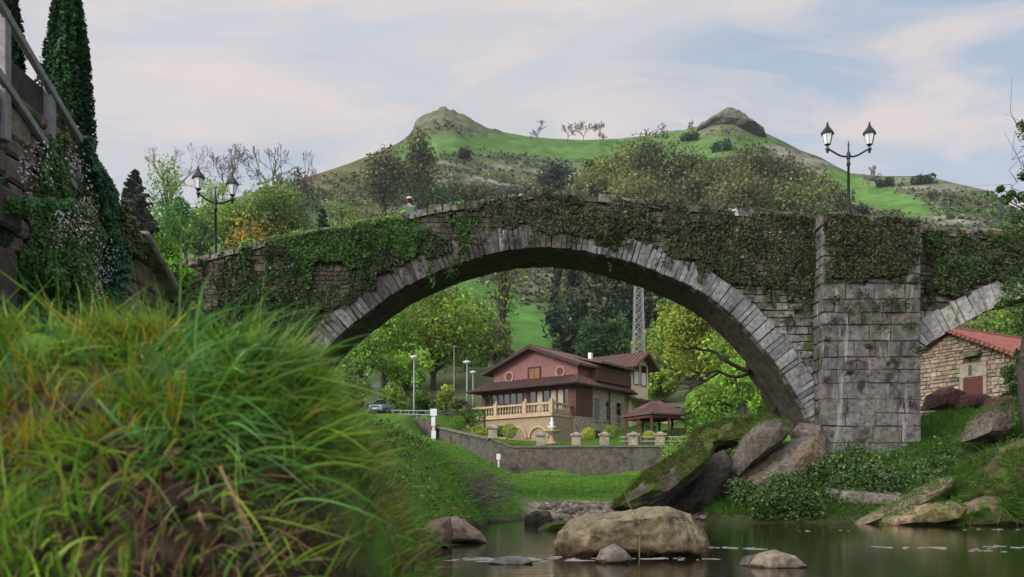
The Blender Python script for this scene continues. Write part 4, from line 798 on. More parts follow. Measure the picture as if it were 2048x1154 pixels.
# ================================================================ house
ang_h = math.radians(38); hu = np.array([math.cos(ang_h), -math.sin(ang_h)]); hv = np.array([math.sin(ang_h), math.cos(ang_h)]); HC = np.array([5.05, 70.3])
def hf(x, y, z): q = HC + hu * x + hv * y; return (q[0], q[1], z)
ZG = 4.75
house = empty('house', (*hf(-5, 4, ZG)[:2], ZG), 'two storey house with mauve gable, red brown roofs and a terrace behind the garden wall', 'house')
def hb(name, boxes, mat, parent=house, bevel=0):
    mb = MB()
    for q in boxes: mb.box(*q, fr=hf)
    return mb.build(name, M[mat], parent, bevel=bevel)
def hp(name, pts, faces, mat, parent=house):
    return MB().add([hf(*p) for p in pts], faces).build(name, M[mat], parent)
def slab(mb, quad, th):        # thick roof plane from 4 local points
    q = [np.array(p, float) for p in quad]; mb.hexa([hf(*(p - [0, 0, th])) for p in q] + [hf(*p) for p in q])
def tiles(mb, a, b_, c_, d_, nrow=14, ncol=24):   # roof plane with raised tile ribs running down the slope (a-b ridge, d-c eave)
    a, b_, c_, d_ = [np.array(p, float) for p in (a, b_, c_, d_)]; slab(mb, [d_, c_, b_, a], .16)
    for i in range(ncol):
        u = (i + .5) / ncol; p = a + (b_ - a) * u; q = d_ + (c_ - d_) * u; mb.tube([hf(*(p + [0, 0, .03])), hf(*(q + [0, 0, .03]))], .075, 5)
# lower storey
hb('stone_wall', [(-10.1, .5, ZG - .6, -.02, 9.2, 9.95)], 'rubble')
hb('terrace', [(-10.4, -2.4, ZG - .6, -.35, .48, 7.0)], 'brickin')
wc = MB()
for xa, xb in ((-5.0, -3.1), (-2.6, -.9)):       # arched recess surrounds on the terrace front
    cx = (xa + xb) / 2; r = (xb - xa) / 2; zc = 5.3
    for k in range(12):
        a0, a1 = PI * k / 12, PI * (k + 1) / 12
        pts = [(cx + rr * math.cos(a_), yy, zc + rr * math.sin(a_) * .95) for yy in (-2.43, -2.55) for rr, a_ in ((r, a0), (r + .2, a0), (r + .2, a1), (r, a1))]
        wc.hexa([hf(*p) for p in pts])
wc.build('arch_trim', M['bal'], house)
hb('terrace_band', [(-10.6, -2.6, 7.0, -.3, .45, 7.22)], 'bal')
rl = MB(); rl.box(-10.55, -2.55, 7.98, -.3, -2.3, 8.14, fr=hf); rl.box(-.55, -2.3, 7.98, -.3, .4, 8.14, fr=hf); rl.box(-10.55, -2.55, 7.22, -.3, -2.3, 7.34, fr=hf)
for x in np.arange(-10.3, -.5, .30):
    q = hf(x, -2.42, 7.34); rl.lathe(q, [(.06, 0), (.045, .1), (.09, .25), (.04, .45), (.06, .64)], 7)
for y in np.arange(-2.1, .3, .3):
    q = hf(-.42, y, 7.34); rl.lathe(q, [(.06, 0), (.045, .1), (.09, .25), (.04, .45), (.06, .64)], 7)
for x in (-10.45, -6.2, -3.1, -.42): rl.box(x - .16, -2.62, 7.2, x + .16, -2.26, 8.3, fr=hf); rl.lathe(hf(x, -2.44, 8.3), [(.1, 0), (.13, .08), (.05, .2), (.01, .3)], 8)
rl.build('balustrade', M['bal'], house)
# veranda under the skirt roof
hb('veranda_frame', [(-10.15, .38, 7.2, -9.75, .6, 9.7), (-.75, .38, 7.2, -.25, .6, 9.7), (-10.15, .3, 9.5, -.2, .62, 9.9), (-5.3, .36, 7.2, -4.95, .6, 9.6), (-.3, .4, 7.2, .0, 3.0, 9.75)] + [(x, .38, 7.2, x + .12, .6, 9.6) for x in np.arange(-9.2, -.8, .72)] + [(-10, .38, 7.2, -.4, .56, 7.75)], 'wood')
for k, x in enumerate(np.arange(-9.75, -.9, .72)):
    hb('window', [(x, .44, 7.7, x + .6, .49, 9.45)], 'curtain' if x > -4.6 and k % 3 else 'glass')
# upper storey with gable
gx0, gx1, gy0, gy1, ez, rzz = -9.6, -.45, 1.35, 7.6, 11.85, 13.55; cxg = (gx0 + gx1) / 2
hp('upper_wall', [(gx0, gy0, 9.8), (gx1, gy0, 9.8), (gx1, gy0, ez), (cxg, gy0, rzz - .12), (gx0, gy0, ez), (gx0, gy1, 9.8), (gx1, gy1, 9.8), (gx1, gy1, ez), (cxg, gy1, rzz - .12), (gx0, gy1, ez)], [(0, 1, 2, 3, 4), (9, 8, 7, 6, 5), (1, 6, 7, 2), (5, 0, 4, 9)], 'plaster')
mb = MB(); sl_ = (rzz - ez) / (cxg - gx0); ov_ = .75
for s, ex in ((-1, gx0), (1, gx1)):
    a, b_ = (cxg, gy0 - .8, rzz), (cxg, gy1 + .6, rzz); d_, c_ = (ex + s * ov_, gy0 - .8, ez - sl_ * ov_), (ex + s * ov_, gy1 + .6, ez - sl_ * ov_)
    tiles(mb, *((a, b_, c_, d_) if s > 0 else (b_, a, d_, c_)), ncol=20)
mb.tube([hf(cxg, gy0 - .8, rzz + .05), hf(cxg, gy1 + .6, rzz + .05)], .12, 6); roof = mb.build('gable_roof', M['tile'], house)
mb = MB()
for s, ex in ((-1, gx0), (1, gx1)): mb.bar(hf(cxg, gy0 - .84, rzz - .12), hf(ex + s * ov_, gy0 - .84, ez - sl_ * ov_ - .12), .08, .26)
mb.build('bargeboard', M['darkwood'], roof)
hb('chimney', [(-8.6, 5.2, 12.0, -7.9, 5.9, 13.3)], 'redtile', roof); hb('chimney', [(-1.5, 4.6, 12, -1.2, 4.9, 13.1)], 'white', roof)
for x in (-7.75, -2.2):
    t = MB(); c_ = (x, gy0 - .03, 11.15); ring_ = []
    for k in range(20):
        a0, a1 = 2 * PI * k / 20, 2 * PI * (k + 1) / 20
        t.hexa([hf(c_[0] + rr * math.cos(a_), yy, c_[2] + rr * math.sin(a_)) for yy in (gy0 - .01, gy0 - .09) for rr, a_ in ((.36, a0), (.50, a0), (.50, a1), (.36, a1))])
    fr_ = t.build('round_window', M['brickin'], house); t = MB(); t.add([hf(c_[0] + .37 * math.cos(2 * PI * k / 20), gy0 - .03, c_[2] + .37 * math.sin(2 * PI * k / 20)) for k in range(20)], [tuple(range(20))]); t.build('pane', M['wood'], fr_)
wn = hb('shutter_window', [(-5.65, gy0 - .1, 10.5, -4.25, gy0 - .02, 10.62), (-5.65, gy0 - .1, 11.68, -4.25, gy0 - .02, 11.8), (-5.65, gy0 - .1, 10.62, -5.53, gy0 - .02, 11.68), (-4.37, gy0 - .1, 10.62, -4.25, gy0 - .02, 11.68)], 'darkwood'); hb('shutter', [(-5.5, gy0 - .07, 10.64, -4.97, gy0 - .03, 11.66), (-4.93, gy0 - .07, 10.64, -4.4, gy0 - .03, 11.66)], 'woodlight', wn)
# skirt roof on the front and the right side
mb = MB(); e0, e1 = 9.85, 10.75
slab(mb, [(-10.9, -.75, e0), (.55, -.75, e0), (gx1 + .05, gy0 + .05, e1), (gx0 - .05, gy0 + .05, e1)], .16); slab(mb, [(.55, -.75, e0), (.55, 9.6, e0), (-.62, 9.6, e1), (gx1 + .05, gy0 + .05, e1)], .16); slab(mb, [(-10.9, 9.4, e0), (-10.9, -.75, e0), (gx0 - .05, gy0 + .05, e1), (gx0 - .05, 9.4, e1)], .16)
for x in np.linspace(-10.6, .3, 34): mb.tube([hf(x, -.75, e0 + .03), hf(np.clip(x, gx0, gx1), gy0, e1 + .03)], .07, 5)
for y in np.linspace(-.4, 9.3, 30): mb.tube([hf(.55, y, e0 + .03), hf(gx1, max(y, gy0), e1 + .03)], .07, 5)
sk = mb.build('skirt_roof', M['tile'], house)
mb = MB(); mb.tube([hf(-10.95, -.82, e0 - .06), hf(.62, -.82, e0 - .06), hf(.62, 9.6, e0 - .06)], .08, 6); mb.tube([hf(.1, 5.6, e0 - .1), hf(.1, 5.6, ZG)], .06, 6); mb.build('gutter', M['darkwood'], house)
# windows of the rubble side wall
for y, w_, z0, z1 in ((3.1, .9, 7.0, 8.9), (5.0, .55, 7.1, 8.85), (6.8, .8, 7.0, 8.8), (3.3, .9, ZG, 6.1), (6.0, .6, ZG, 5.9)):
    fr_ = hb('window', [(-.04, y - .1, z0 - .12, .06, y + w_ + .1, z0), (-.04, y - .1, z1, .06, y + w_ + .1, z1 + .15), (-.04, y - .1, z0, .06, y, z1), (-.04, y + w_, z0, .06, y + w_ + .1, z1)], 'rubble'); hb('pane', [(-.03, y, z0, .02, y + w_, z1)], 'glass', fr_)
# upper balcony and dormer on the right side
hb('balcony', [(-.9, 3.2, 10.35, .35, 8.9, 10.5), (.22, 3.2, 10.5, .35, 8.9, 11.35), (-.6, 3.2, 10.5, .22, 3.33, 11.35)], 'wood')
hb('side_wall', [(-3.2, 3.4, 9.9, -.46, 9.3, 12.05)], 'plaster'); hb('balcony_door', [(-.44, 4.2, 10.5, -.38, 5.4, 12.0)], 'woodlight'); hb('balcony_door', [(-.44, 6.3, 10.5, -.38, 7.5, 12.0)], 'darkwood')
mb = MB(); slab(mb, [(.9, 3.0, 11.95), (.9, 9.5, 11.95), (-3.6, 9.5, 13.1), (-3.6, 3.0, 13.1)], .18); mb.build('dormer_roof', M['tile'], house)
# cream stair tower with its own gable roof
tx0, tx1, ty0, ty1, te, tr_ = -4.5, .25, 9.1, 12.2, 12.75, 13.75; cyt = (ty0 + ty1) / 2
hp('tower_wall', [(tx1, ty0, ZG), (tx1, ty1, ZG), (tx1, ty1, te), (tx1, cyt, tr_ - .1), (tx1, ty0, te), (tx0, ty0, ZG), (tx0, ty1, ZG), (tx0, ty1, te), (tx0, cyt, tr_ - .1), (tx0, ty0, te)], [(0, 1, 2, 3, 4), (9, 8, 7, 6, 5), (5, 0, 4, 9), (1, 6, 7, 2)], 'cream')
mb = MB(); st = (tr_ - te) / (cyt - ty0)
for s, ey in ((-1, ty0), (1, ty1)):
    q = [(tx0 - .3, ey + s * .7, te - st * .7), (tx1 + .9, ey + s * .7, te - st * .7), (tx1 + .9, cyt, tr_), (tx0 - .3, cyt, tr_)]; slab(mb, q, .16)
    for x in np.linspace(tx0, tx1 + .8, 14): mb.tube([hf(x, cyt, tr_ + .03), hf(x, ey + s * .7, te - st * .7 + .03)], .07, 5)
tr2 = mb.build('tower_roof', M['tile'], house); mb = MB()
for s, ey in ((-1, ty0), (1, ty1)): mb.bar(hf(tx1 + .93, cyt, tr_ - .12), hf(tx1 + .93, ey + s * .7, te - st * .7 - .12), .08, .24)
mb.build('bargeboard', M['woodlight'], tr2)
for y in (9.45, 10.8):
    fr_ = hb('window', [(tx1 + .0, y, 10.75, tx1 + .06, y + .08, 12.6), (tx1, y + .95, 10.75, tx1 + .06, y + 1.03, 12.6), (tx1, y, 12.5, tx1 + .06, y + 1.03, 12.6), (tx1, y, 10.67, tx1 + .06, y + 1.03, 10.75)], 'woodlight'); hb('pane', [(tx1, y + .08, 10.75, tx1 + .03, y + .95, 11.9)], 'white', fr_); hb('pane', [(tx1, y + .08, 11.9, tx1 + .03, y + .95, 12.5)], 'glass', fr_)
# porch roofs at the back corner
mb = MB(); slab(mb, [(2.2, 8.2, 8.95), (2.2, 11.4, 8.95), (.25, 11.4, 9.5), (.25, 8.2, 9.5)], .14); slab(mb, [(3.6, 11.5, 8.6), (3.6, 14.5, 8.6), (.2, 14.5, 9.3), (.2, 11.5, 9.3)], .14)
for y in (8.5, 11.1): mb.bar(hf(1.9, y, 8.85), hf(.3, y, 7.6), .14)
mb.build('porch_roof', M['darkwood'], house); hb('porch_wall', [(.3, 12, ZG, 2.6, 14, 8.3)], 'cream')
# ================================================================ gazebo
GC = np.array([xof(1311, 66.0), 66.0]); gz0 = float(gz(np.array([GC[0]]), np.array([66.0]))[0])
gaz = empty('gazebo', (GC[0], GC[1], gz0), 'dark timber gazebo with hipped tile roof on the lawn right of the house', 'gazebo')
ga = math.radians(28)
def gf(x, y, z): return (GC[0] + x * math.cos(ga) - y * math.sin(ga), GC[1] + x * math.sin(ga) + y * math.cos(ga), z)
mb = MB(); eZ, aZ = zof(831, 66), zof(806, 66) + .1; r_ = 1.95
cs = [(-r_, -r_), (r_, -r_), (r_, r_), (-r_, r_)]
for k in range(4):
    a, b_ = cs[k], cs[(k + 1) % 4]; ia, ib = (a[0] * .12, a[1] * .12), (b_[0] * .12, b_[1] * .12); mb.hexa([gf(*a, eZ - .1), gf(*b_, eZ - .1), gf(*ib, aZ - .1), gf(*ia, aZ - .1), gf(*a, eZ), gf(*b_, eZ), gf(*ib, aZ), gf(*ia, aZ)])
    for u in np.linspace(.04, .96, 13): mb.tube([gf(a[0] + (b_[0] - a[0]) * u, a[1] + (b_[1] - a[1]) * u, eZ + .02), gf(ia[0] + (ib[0] - ia[0]) * u, ia[1] + (ib[1] - ia[1]) * u, aZ + .02)], .045, 4)
mb.build('roof', M['tile'], gaz)
mb = MB()
for k in range(4): mb.bar(gf(*(np.array(cs[k]) * .86), eZ - .22), gf(*(np.array(cs[(k + 1) % 4]) * .86), eZ - .22), .16, .22)
mb.build('beam', M['wood'], gaz)
for k in range(4):
    for u in (0, .5): q = (np.array(cs[k]) * (1 - u) + np.array(cs[(k + 1) % 4]) * u) * .84; mb = MB(); mb.bar(gf(*q, gz0 - .1), gf(*q, eZ - .2), .17); mb.build('post', M['wood'], gaz)
mb = MB()
for z in (gz0 + .5, gz0 + .8, gz0 + 1.1): mb.bar(gf(r_ * .8, -r_ * .84, z), gf(0, -r_ * .84, z), .06, .14)
for z in (gz0 + .5, gz0 + .8, gz0 + 1.1): mb.bar(gf(r_ * .84, -r_ * .8, z), gf(r_ * .84, r_ * .8, z), .06, .14)
mb.build('side_rail', M['wood'], gaz)
mb = MB(); q = P(1301, 862, 66.3); mb.box(q[0] - .45, q[1] - .1, gz0 - .1, q[0] + .45, q[1] + .12, gz0 + 1.35); mb.box(q[0] - .5, q[1] - .14, gz0 + 1.35, q[0] + .5, q[1] + .16, gz0 + 1.42); tag(mb.build('cabinet', M['teal'], None, loc=(q[0], q[1], gz0), bevel=.03), 'dark teal cabinet standing inside the gazebo', 'cabinet')
# ================================================================ garden wall with pillars, hedges and shrubs
gw = empty('garden_wall', (*WALL[1], 2), 'long grey stone garden wall with square pillars below the house', 'wall')
def gtop(x): return np.interp(x, [-7.5, -5.4, -1.45, 0], [6.35, 5.75, 4.55, 3.98])
wp = []
for (xa, ya), (xb, yb) in zip(WALL[:-1], WALL[1:]):
    m_ = int(np.hypot(xb - xa, yb - ya) / .5)
    for i in range(m_): wp.append((xa + (xb - xa) * i / m_, ya + (yb - ya) * i / m_))
wp.append(WALL[-1]); mb = MB(); v = []; f = []
for x, y in wp:
    b_ = float(gz(np.array([x]), np.array([y - .8]))[0]) - .5; t_ = float(gtop(x)); v += [(x, y - .25, b_), (x, y - .2, t_), (x, y + .25, t_), (x, y + .25, b_)]
for i in range(len(wp) - 1):
    for k in range(3): f.append([4 * i + k, 4 * i + 4 + k, 4 * i + 5 + k, 4 * i + 1 + k])
mb.add(v, f); mb.build('wall_face', M['gwall'], gw)
mb = MB()
for (xa, ya), (xb, yb) in zip(wp[:-1], wp[1:]): mb.bar((xa, ya, gtop(xa) + .06), (xb, yb, gtop(xb) + .06), .6, .12)
mb.build('wall_coping', M['gwallcap'], gw)
for px in (985, 1082, 1152, 1208, 1265, 1318):
    x = xof(px, 60.1); y = float(np.interp(x, [q[0] for q in WALL], [q[1] for q in WALL])) - .02; t_ = float(gtop(x)); mb = MB(); mb.box(x - .3, y - .33, t_ + .12, x + .3, y + .27, t_ + .82); mb.box(x - .4, y - .43, t_ + .82, x + .4, y + .37, t_ + .97); mb.lathe((x, y - .03, t_ + .97), [(.42, 0), (.05, .14)], 4, rot=PI / 4); mb.build('pillar', M['rubble'], gw)
mb = MB()
for h_ in (.42, .72): mb.tube([(7.6, 59.9, gtop(7.6) + h_), (12.4, 59.62, gtop(12) + h_)], .05, 6)
mb.build('rail', M['concrete'], gw)
def leafy(name, c, r, n_, size, cols, label, cat, seed, box=False, group=None, parent=None):
    rng = np.random.default_rng(seed); r = np.array(r, float)
    if box:
        u = rng.uniform(-1, 1, (n_, 3)); k = rng.integers(0, 3, n_); u[np.arange(n_), k] = np.sign(u[np.arange(n_), k]) * rng.uniform(.88, 1.05, n_)
    else: u = nrm(rng.normal(size=(n_, 3))) * rng.uniform(.8, 1.05, (n_, 1))
    nb = nrm(u / r); C = np.array(c) + u * r * (1 + .10 * (fbm(u * 2.2, 1, 2, seed)[:, None] - .5)); cc = palette(n_, cols, rng)
    o = link(leaf_mesh(name, C, size, cc, rng, nbias=nb, bias=.4), name, M['leaf'], parent, np.array(c) - [0, 0, r[2]]); return tag(o, label, cat, group)
YEL = [(.46, .46, .04, 3), (.34, .40, .04, 2)]; LIM = [(.17, .34, .04, 3), (.11, .25, .03, 2)]; HED = [(.03, .12, .015, 3), (.05, .16, .02, 2)]
def gat(px, pyb, Y): x = xof(px, Y); return np.array([x, Y, float(gz(np.array([x]), np.array([Y]))[0])])
for px, pyc, rp_, Y, cols, lb, k in ((1177, 868, 14, 62.5, YEL, 'small round yellow topiary shrub under the side wall of the house', 1), (1222, 864, 15, 62.5, LIM + [(.2, .28, .03, 3)], 'larger round yellow green topiary shrub between two wall pillars', 2), (1299, 871, 13, 62.3, YEL, 'flat yellow shrub in front of the gazebo', 3), (915, 845, 15, 69.5, LIM, 'round green shrub on the slope left of the terrace', 4), (1019, 862, 15, 63, YEL + LIM, 'round yellow green shrub at the corner of the terrace lawn', 5)):
    g0 = gat(px, 0, Y); zc = zof(pyc, Y); r = rp_ * Y / F; leafy('topiary_shrub', (g0[0], Y, zc), (r, r, r * (.7 if k == 3 else .95)), 1500, .05, cols, lb, 'shrub', 100 + k)
for (xa, xb, ya, yb, Y, cols, lb, k) in ((942, 970, 820, 856, 68, HED, 'tall clipped green box hedge at the left end of the terrace', 1), (945, 985, 855, 869, 65, YEL + LIM, 'low clipped yellow hedge at the left corner of the garden wall', 2), (988, 1010, 853, 872, 64, LIM + HED, 'low green hedge behind the first wall pillar', 3), (1322, 1380, 862, 884, 63, HED + G_DK, 'dark low hedge along the wall right of the gazebo', 4)):
    c = P((xa + xb) / 2, (ya + yb) / 2, Y); leafy('hedge', c, ((xb - xa) * Y / F / 2, .6, (yb - ya) * Y / F / 2), 2400, .06, cols, lb, 'hedge', 110 + k, True)
# fountain
q = gat(1104, 0, 65.5); ft = empty('fountain', q, 'white stone fountain with a small statue in front of the terrace arches', 'fountain'); mb = MB(); mb.lathe(q, [(.45, 0), (.45, .15), (.2, .22), (.13, .6), (.2, .8), (.75, .98), (.78, 1.06), (.1, 1.0)], 16); mb.build('basin', M['bal'], ft, True)
mb = MB(); mb.lathe(q + [0, 0, 1.0], [(.14, 0), (.1, .2), (.35, .34), (.36, .4), (.1, .4), (.14, .5), (.17, .65), (.1, .8), (.06, .86), (.1, .95), (.07, 1.06), (.01, 1.1)], 12); mb.build('statue', M['white'], ft, True)
# ================================================================ signs, posts, car, pylons
def sign(px, pt, pb_, Y, panels, label, base=None):
    x = xof(px, Y); z0 = float(gz(np.array([x]), np.array([Y]))[0]); t = empty('signpost', (x, Y, z0), label, 'sign'); mb = MB(); mb.box(x - .06, Y - .05, z0 - .2, x + .06, Y + .05, zof(pt, Y)); mb.build('post', M['white'], t)
    for k, (a, b_, c_, d_) in enumerate(panels): mb = MB(); mb.box(xof(a, Y), Y - .12, zof(d_, Y), xof(b_, Y), Y - .07, zof(c_, Y)); mb.build('panel', M['white'], t, bevel=.01)
sign(867, 818, 880, 58, [(861, 874, 818, 832), (863, 871, 834, 852), (863, 872, 862, 878)], 'white signpost with pale panels on the grass left of the garden wall')
sign(997, 908, 926, 59.0, [(993, 1001, 908, 920)], 'short white marker post at the foot of the garden wall')
def pole_lamp(px, pt, Y, label, arm=True):
    x = xof(px, Y); z0 = float(ground(np.array([x]), np.array([Y]))[0]); zt = zof(pt, Y); t = empty('street_lamp', (x, Y, z0), label, 'street lamp', 'tall grey road lamps'); mb = MB(); mb.lathe((x, Y, z0 - .2), [(.11, 0), (.08, 1.2), (.06, zt - z0 + .2)], 8); mb.build('pole', M['steel'], t, True)
    if arm: mb = MB(); mb.lathe((x, Y, zt - .02), [(.1, -.1), (.12, 0), (.38, .08), (.34, .16), (.08, .24)], 10); mb.build('lamp_head', M['white'], t, True)
pole_lamp(828, 716, 74, 'tall grey lamp post beside the road, nearest to the parked car'); pole_lamp(934, 726, 78, 'tall grey lamp post between the trees and the house'); pole_lamp(946, 746, 88, 'smallest grey lamp post just left of the house roof')
x = xof(908, 84); t = empty('utility_pole', (x, 84, 8), 'thin plain grey pole among the trees left of the house', 'pole'); mb = MB(); mb.lathe((x, 84, 8), [(.06, 0), (.035, zof(690, 84) - 8)], 8); mb.build('pole', M['steel'], t); mb = MB(); mb.box(x - .4, 83.95, zof(694, 84), x + .4, 84.03, zof(693, 84)); mb.build('crossbar', M['steel'], t)
def lattice(px, pt, Y, half0, half1, label):
    x = xof(px, Y); z0 = float(ground(np.array([x]), np.array([Y]))[0]) - .5; z1 = zof(pt, Y); mb = MB(); n_ = 16; L_ = []
    for i in range(n_ + 1):
        u = i / n_; h = half0 + (half1 - half0) * u; z = z0 + (z1 - z0) * u; L_.append([np.array([x + h * a, Y + h * b_, z]) for a, b_ in ((-1, -1), (1, -1), (1, 1), (-1, 1))])
    for i in range(n_):
        for k in range(4):
            mb.bar(L_[i][k], L_[i + 1][k], .12); mb.bar(L_[i][k], L_[i + 1][(k + 1) % 4], .055); mb.bar(L_[i][(k + 1) % 4], L_[i + 1][k], .055); mb.bar(L_[i + 1][k], L_[i + 1][(k + 1) % 4], .05)
    t = empty('power_pylon', (x, Y, z0), label, 'pylon', 'lattice pylons behind the house'); mb.build('lattice_mast', M['steel'], t)
    mb = MB()
    for z in (z1 - .1,): mb.bar((x - .9, Y, z), (x + .9, Y, z), .09)
    mb.build('crossarm', M['steel'], t)
lattice(1277, 548, 105, .75, .42, 'tall grey lattice pylon rising directly behind the house tower'); lattice(1342, 585, 120, .75, .45, 'grey lattice pylon half hidden by yellow green trees')
# parked car, seen from its front
Yc = 80.0; cx_ = xof(766, Yc); cz_ = float(gz(np.array([cx_]), np.array([Yc]))[0]); ca = math.radians(-14)
def cf(x, y, z): return (cx_ + x * math.cos(ca) - y * math.sin(ca), Yc + x * math.sin(ca) + y * math.cos(ca), cz_ + z)
car = empty('parked_car', (cx_, Yc, cz_), 'blue grey car parked on the road at the left under the trees', 'car')
SEC = [(-2.0, .30, .62, .70), (-1.92, .22, .78, .80), (-1.2, .2, .92, .86), (-.75, .2, .98, .88), (.1, .2, 1.0, .89), (1.2, .2, 1.02, .88), (1.85, .24, .95, .82), (1.98, .34, .8, .74)]
mb = MB(); v = []; f = []
for y, z0, z1, hw in SEC: v += [cf(*p) for p in ((-hw * .94, y, z0), (-hw, y, (z0 + z1) / 2), (-hw * .93, y, z1), (hw * .93, y, z1), (hw, y, (z0 + z1) / 2), (hw * .94, y, z0))]
for i in range(len(SEC) - 1):
    for k in range(6): f.append([6 * i + k, 6 * i + (k + 1) % 6, 6 * i + 6 + (k + 1) % 6, 6 * i + 6 + k])
f += [tuple(range(5, -1, -1)), tuple(range(6 * len(SEC) - 6, 6 * len(SEC)))]; mb.add(v, f); mb.build('body', M['carpaint'], car, bevel=.03)
mb = MB(); mb.hexa([cf(*p) for p in ((-.78, -.75, .97), (.78, -.75, .97), (.78, 1.55, 1.0), (-.78, 1.55, 1.0), (-.6, .0, 1.48), (.6, .0, 1.48), (.6, 1.1, 1.46), (-.6, 1.1, 1.46))]); cab = mb.build('cabin', M['glass'], car)
mb = MB(); mb.hexa([cf(*p) for p in ((-.62, -.02, 1.47), (.62, -.02, 1.47), (.62, 1.15, 1.45), (-.62, 1.15, 1.45), (-.56, .1, 1.53), (.56, .1, 1.53), (.56, 1.05, 1.51), (-.56, 1.05, 1.51))])
for s in (-1, 1): mb.bar(cf(.79 * s, -.78, .97), cf(.61 * s, -.02, 1.48), .07); mb.bar(cf(.79 * s, .4, .99), cf(.62 * s, .5, 1.48), .07)
mb.build('roof', M['carpaint'], car)
for s in (-1, 1):
    for y in (-1.25, 1.2):
        mb = MB(); c_ = cf(.80 * s, y, .31); mb.tube([cf(.70 * s, y, .31), cf(.88 * s, y, .31)], .31, 14); wh = mb.build('wheel', M['rubber'], car); mb = MB(); mb.tube([cf(.86 * s, y, .31), cf(.895 * s, y, .31)], .19, 10); mb.build('rim', M['steel'], wh)
    mb = MB(); mb.hexa([cf(*p) for p in ((.42 * s, -2.0, .58), (.70 * s, -1.94, .58), (.70 * s, -1.8, .58), (.42 * s, -1.8, .58), (.45 * s, -1.99, .72), (.73 * s, -1.9, .75), (.73 * s, -1.8, .75), (.45 * s, -1.8, .72))]); mb.build('headlight', M['white'], car)
mb = MB(); mb.box(-.25, -2.04, .42, .25, -2.0, .52, fr=cf); mb.build('number_plate', M['white'], car); mb = MB(); mb.box(-.5, -2.03, .24, .5, -1.9, .38, fr=cf); mb.box(-.36, -2.02, .56, .36, -1.94, .66, fr=cf); mb.build('grille', M['rubber'], car)
# low road wall and railing left
rw = empty('road_wall', (xof(825, 70), 70, 6), 'low brown stone wall with a metal handrail along the road below the trees', 'wall'); mb = MB(); a, b_ = P(782, 845, 70), P(872, 848, 66); a[2], b_[2] = zof(836, 70), zof(838, 66)
mb.hexa([(a[0], a[1], a[2] - 1.4), (b_[0], b_[1], b_[2] - 1.6), (b_[0], b_[1] + .4, b_[2] - 1.6), (a[0], a[1] + .4, a[2] - 1.4), (a[0], a[1], a[2]), (b_[0], b_[1], b_[2]), (b_[0], b_[1] + .4, b_[2]), (a[0], a[1] + .4, a[2])]); mb.build('wall_face', M['gwall'], rw); mb = MB()
for h_ in (.35, .65): mb.tube([a + [0, .2, h_], b_ + [0, .2, h_], P(925, 820, 76)], .04, 5)
for u in np.linspace(.03, .97, 6): q = a + (b_ - a) * u + [0, .2, 0]; mb.tube([q, q + [0, 0, .68]], .035, 5)
mb.build('handrail', M['steel'], rw)
# ================================================================ stone house on the right bank
R0 = np.array([xof(1900, 42.0), 42.0]); ru = np.array([.87, .49]); rw_ = np.array([.49, -.87])
def rf(a, b_, z): q = R0 + ru * a + rw_ * b_; return (q[0], q[1], z)
zr0, zrr = 4.2, zof(664, 42.0); ch = empty('stone_house', (*R0, zr0), 'small rubble stone house with red tiled roof behind the small arch', 'house')
Wd = 3.25; sl2 = .50; ze = zrr - Wd * sl2
rng = np.random.default_rng(81); mb = MB(); mb.add([rf(.05, -Wd, zr0 - .8), rf(.05, Wd, zr0 - .8), rf(.05, Wd, ze), rf(.05, 0, zrr - .05), rf(.05, -Wd, ze), rf(8, -Wd, zr0 - .8), rf(8, Wd, zr0 - .8), rf(8, Wd, ze), rf(8, 0, zrr - .05), rf(8, -Wd, ze)], [(0, 1, 2, 3, 4), (9, 8, 7, 6, 5), (1, 6, 7, 2), (5, 0, 4, 9)], (.17, .14, .11)); z = zr0 - .3
while z < zrr - .15:
    h = rng.uniform(.13, .24); b_ = -Wd
    while b_ < Wd - .05:
        wd = rng.uniform(.15, .5); wd = min(wd, Wd - b_); 
        if z + h < zrr - .05 - max(abs(b_), abs(b_ + wd)) * sl2 and not (.55 < b_ + wd / 2 < 1.75 and z < 6.25):
            col = stonecol(1, (.225, .19, .15) if rng.random() < .75 else (.26, .175, .135), rng, .18, .06)[0]; block(mb, b_, b_ + wd, z, z + h, 0, rng, col, .008, .02, fr=lambda a, y_, c_: rf(y_ - .03, a, c_), depth=.05)
        b_ += wd
    for k in range(1):
        a_ = .1
        while a_ < 7.9 and z + h < ze:
            wd = rng.uniform(.25, .5); block(mb, a_, a_ + wd, z, z + h, 0, rng, stonecol(1, (.22, .185, .145), rng, .2, .05)[0], .008, .02, fr=lambda a, y_, c_: rf(a, Wd + .03 - y_, c_), depth=.05); a_ += wd
    z += h
mb.build('wall', M['chapel'], ch)
mb = MB()
for s in (-1, 1):
    q = [np.array(rf(-.45, 0, zrr + .12)), np.array(rf(8.3, 0, zrr + .12)), np.array(rf(8.3, s * (Wd + .45), ze - .45 * sl2 + .12)), np.array(rf(-.45, s * (Wd + .45), ze - .45 * sl2 + .12))]
    mb.hexa([p - [0, 0, .14] for p in q] + q)
    for u in np.linspace(.01, .99, 40): mb.tube([q[0] + (q[1] - q[0]) * u + [0, 0, .03], q[3] + (q[2] - q[3]) * u + [0, 0, .03]], .075, 6)
mb.tube([rf(-.45, 0, zrr + .18), rf(8.3, 0, zrr + .18)], .13, 7)
for k in range(16):                                # tile ends along the gable verge
    for s in (-1, 1): u = (k + .5) / 16; mb.tube([rf(-.52, s * (Wd + .45) * u, zrr + .10 - (Wd + .45) * sl2 * u), rf(.1, s * (Wd + .45) * u, zrr + .10 - (Wd + .45) * sl2 * u)], .10, 6)
mb.build('roof', M['redtile'], ch)
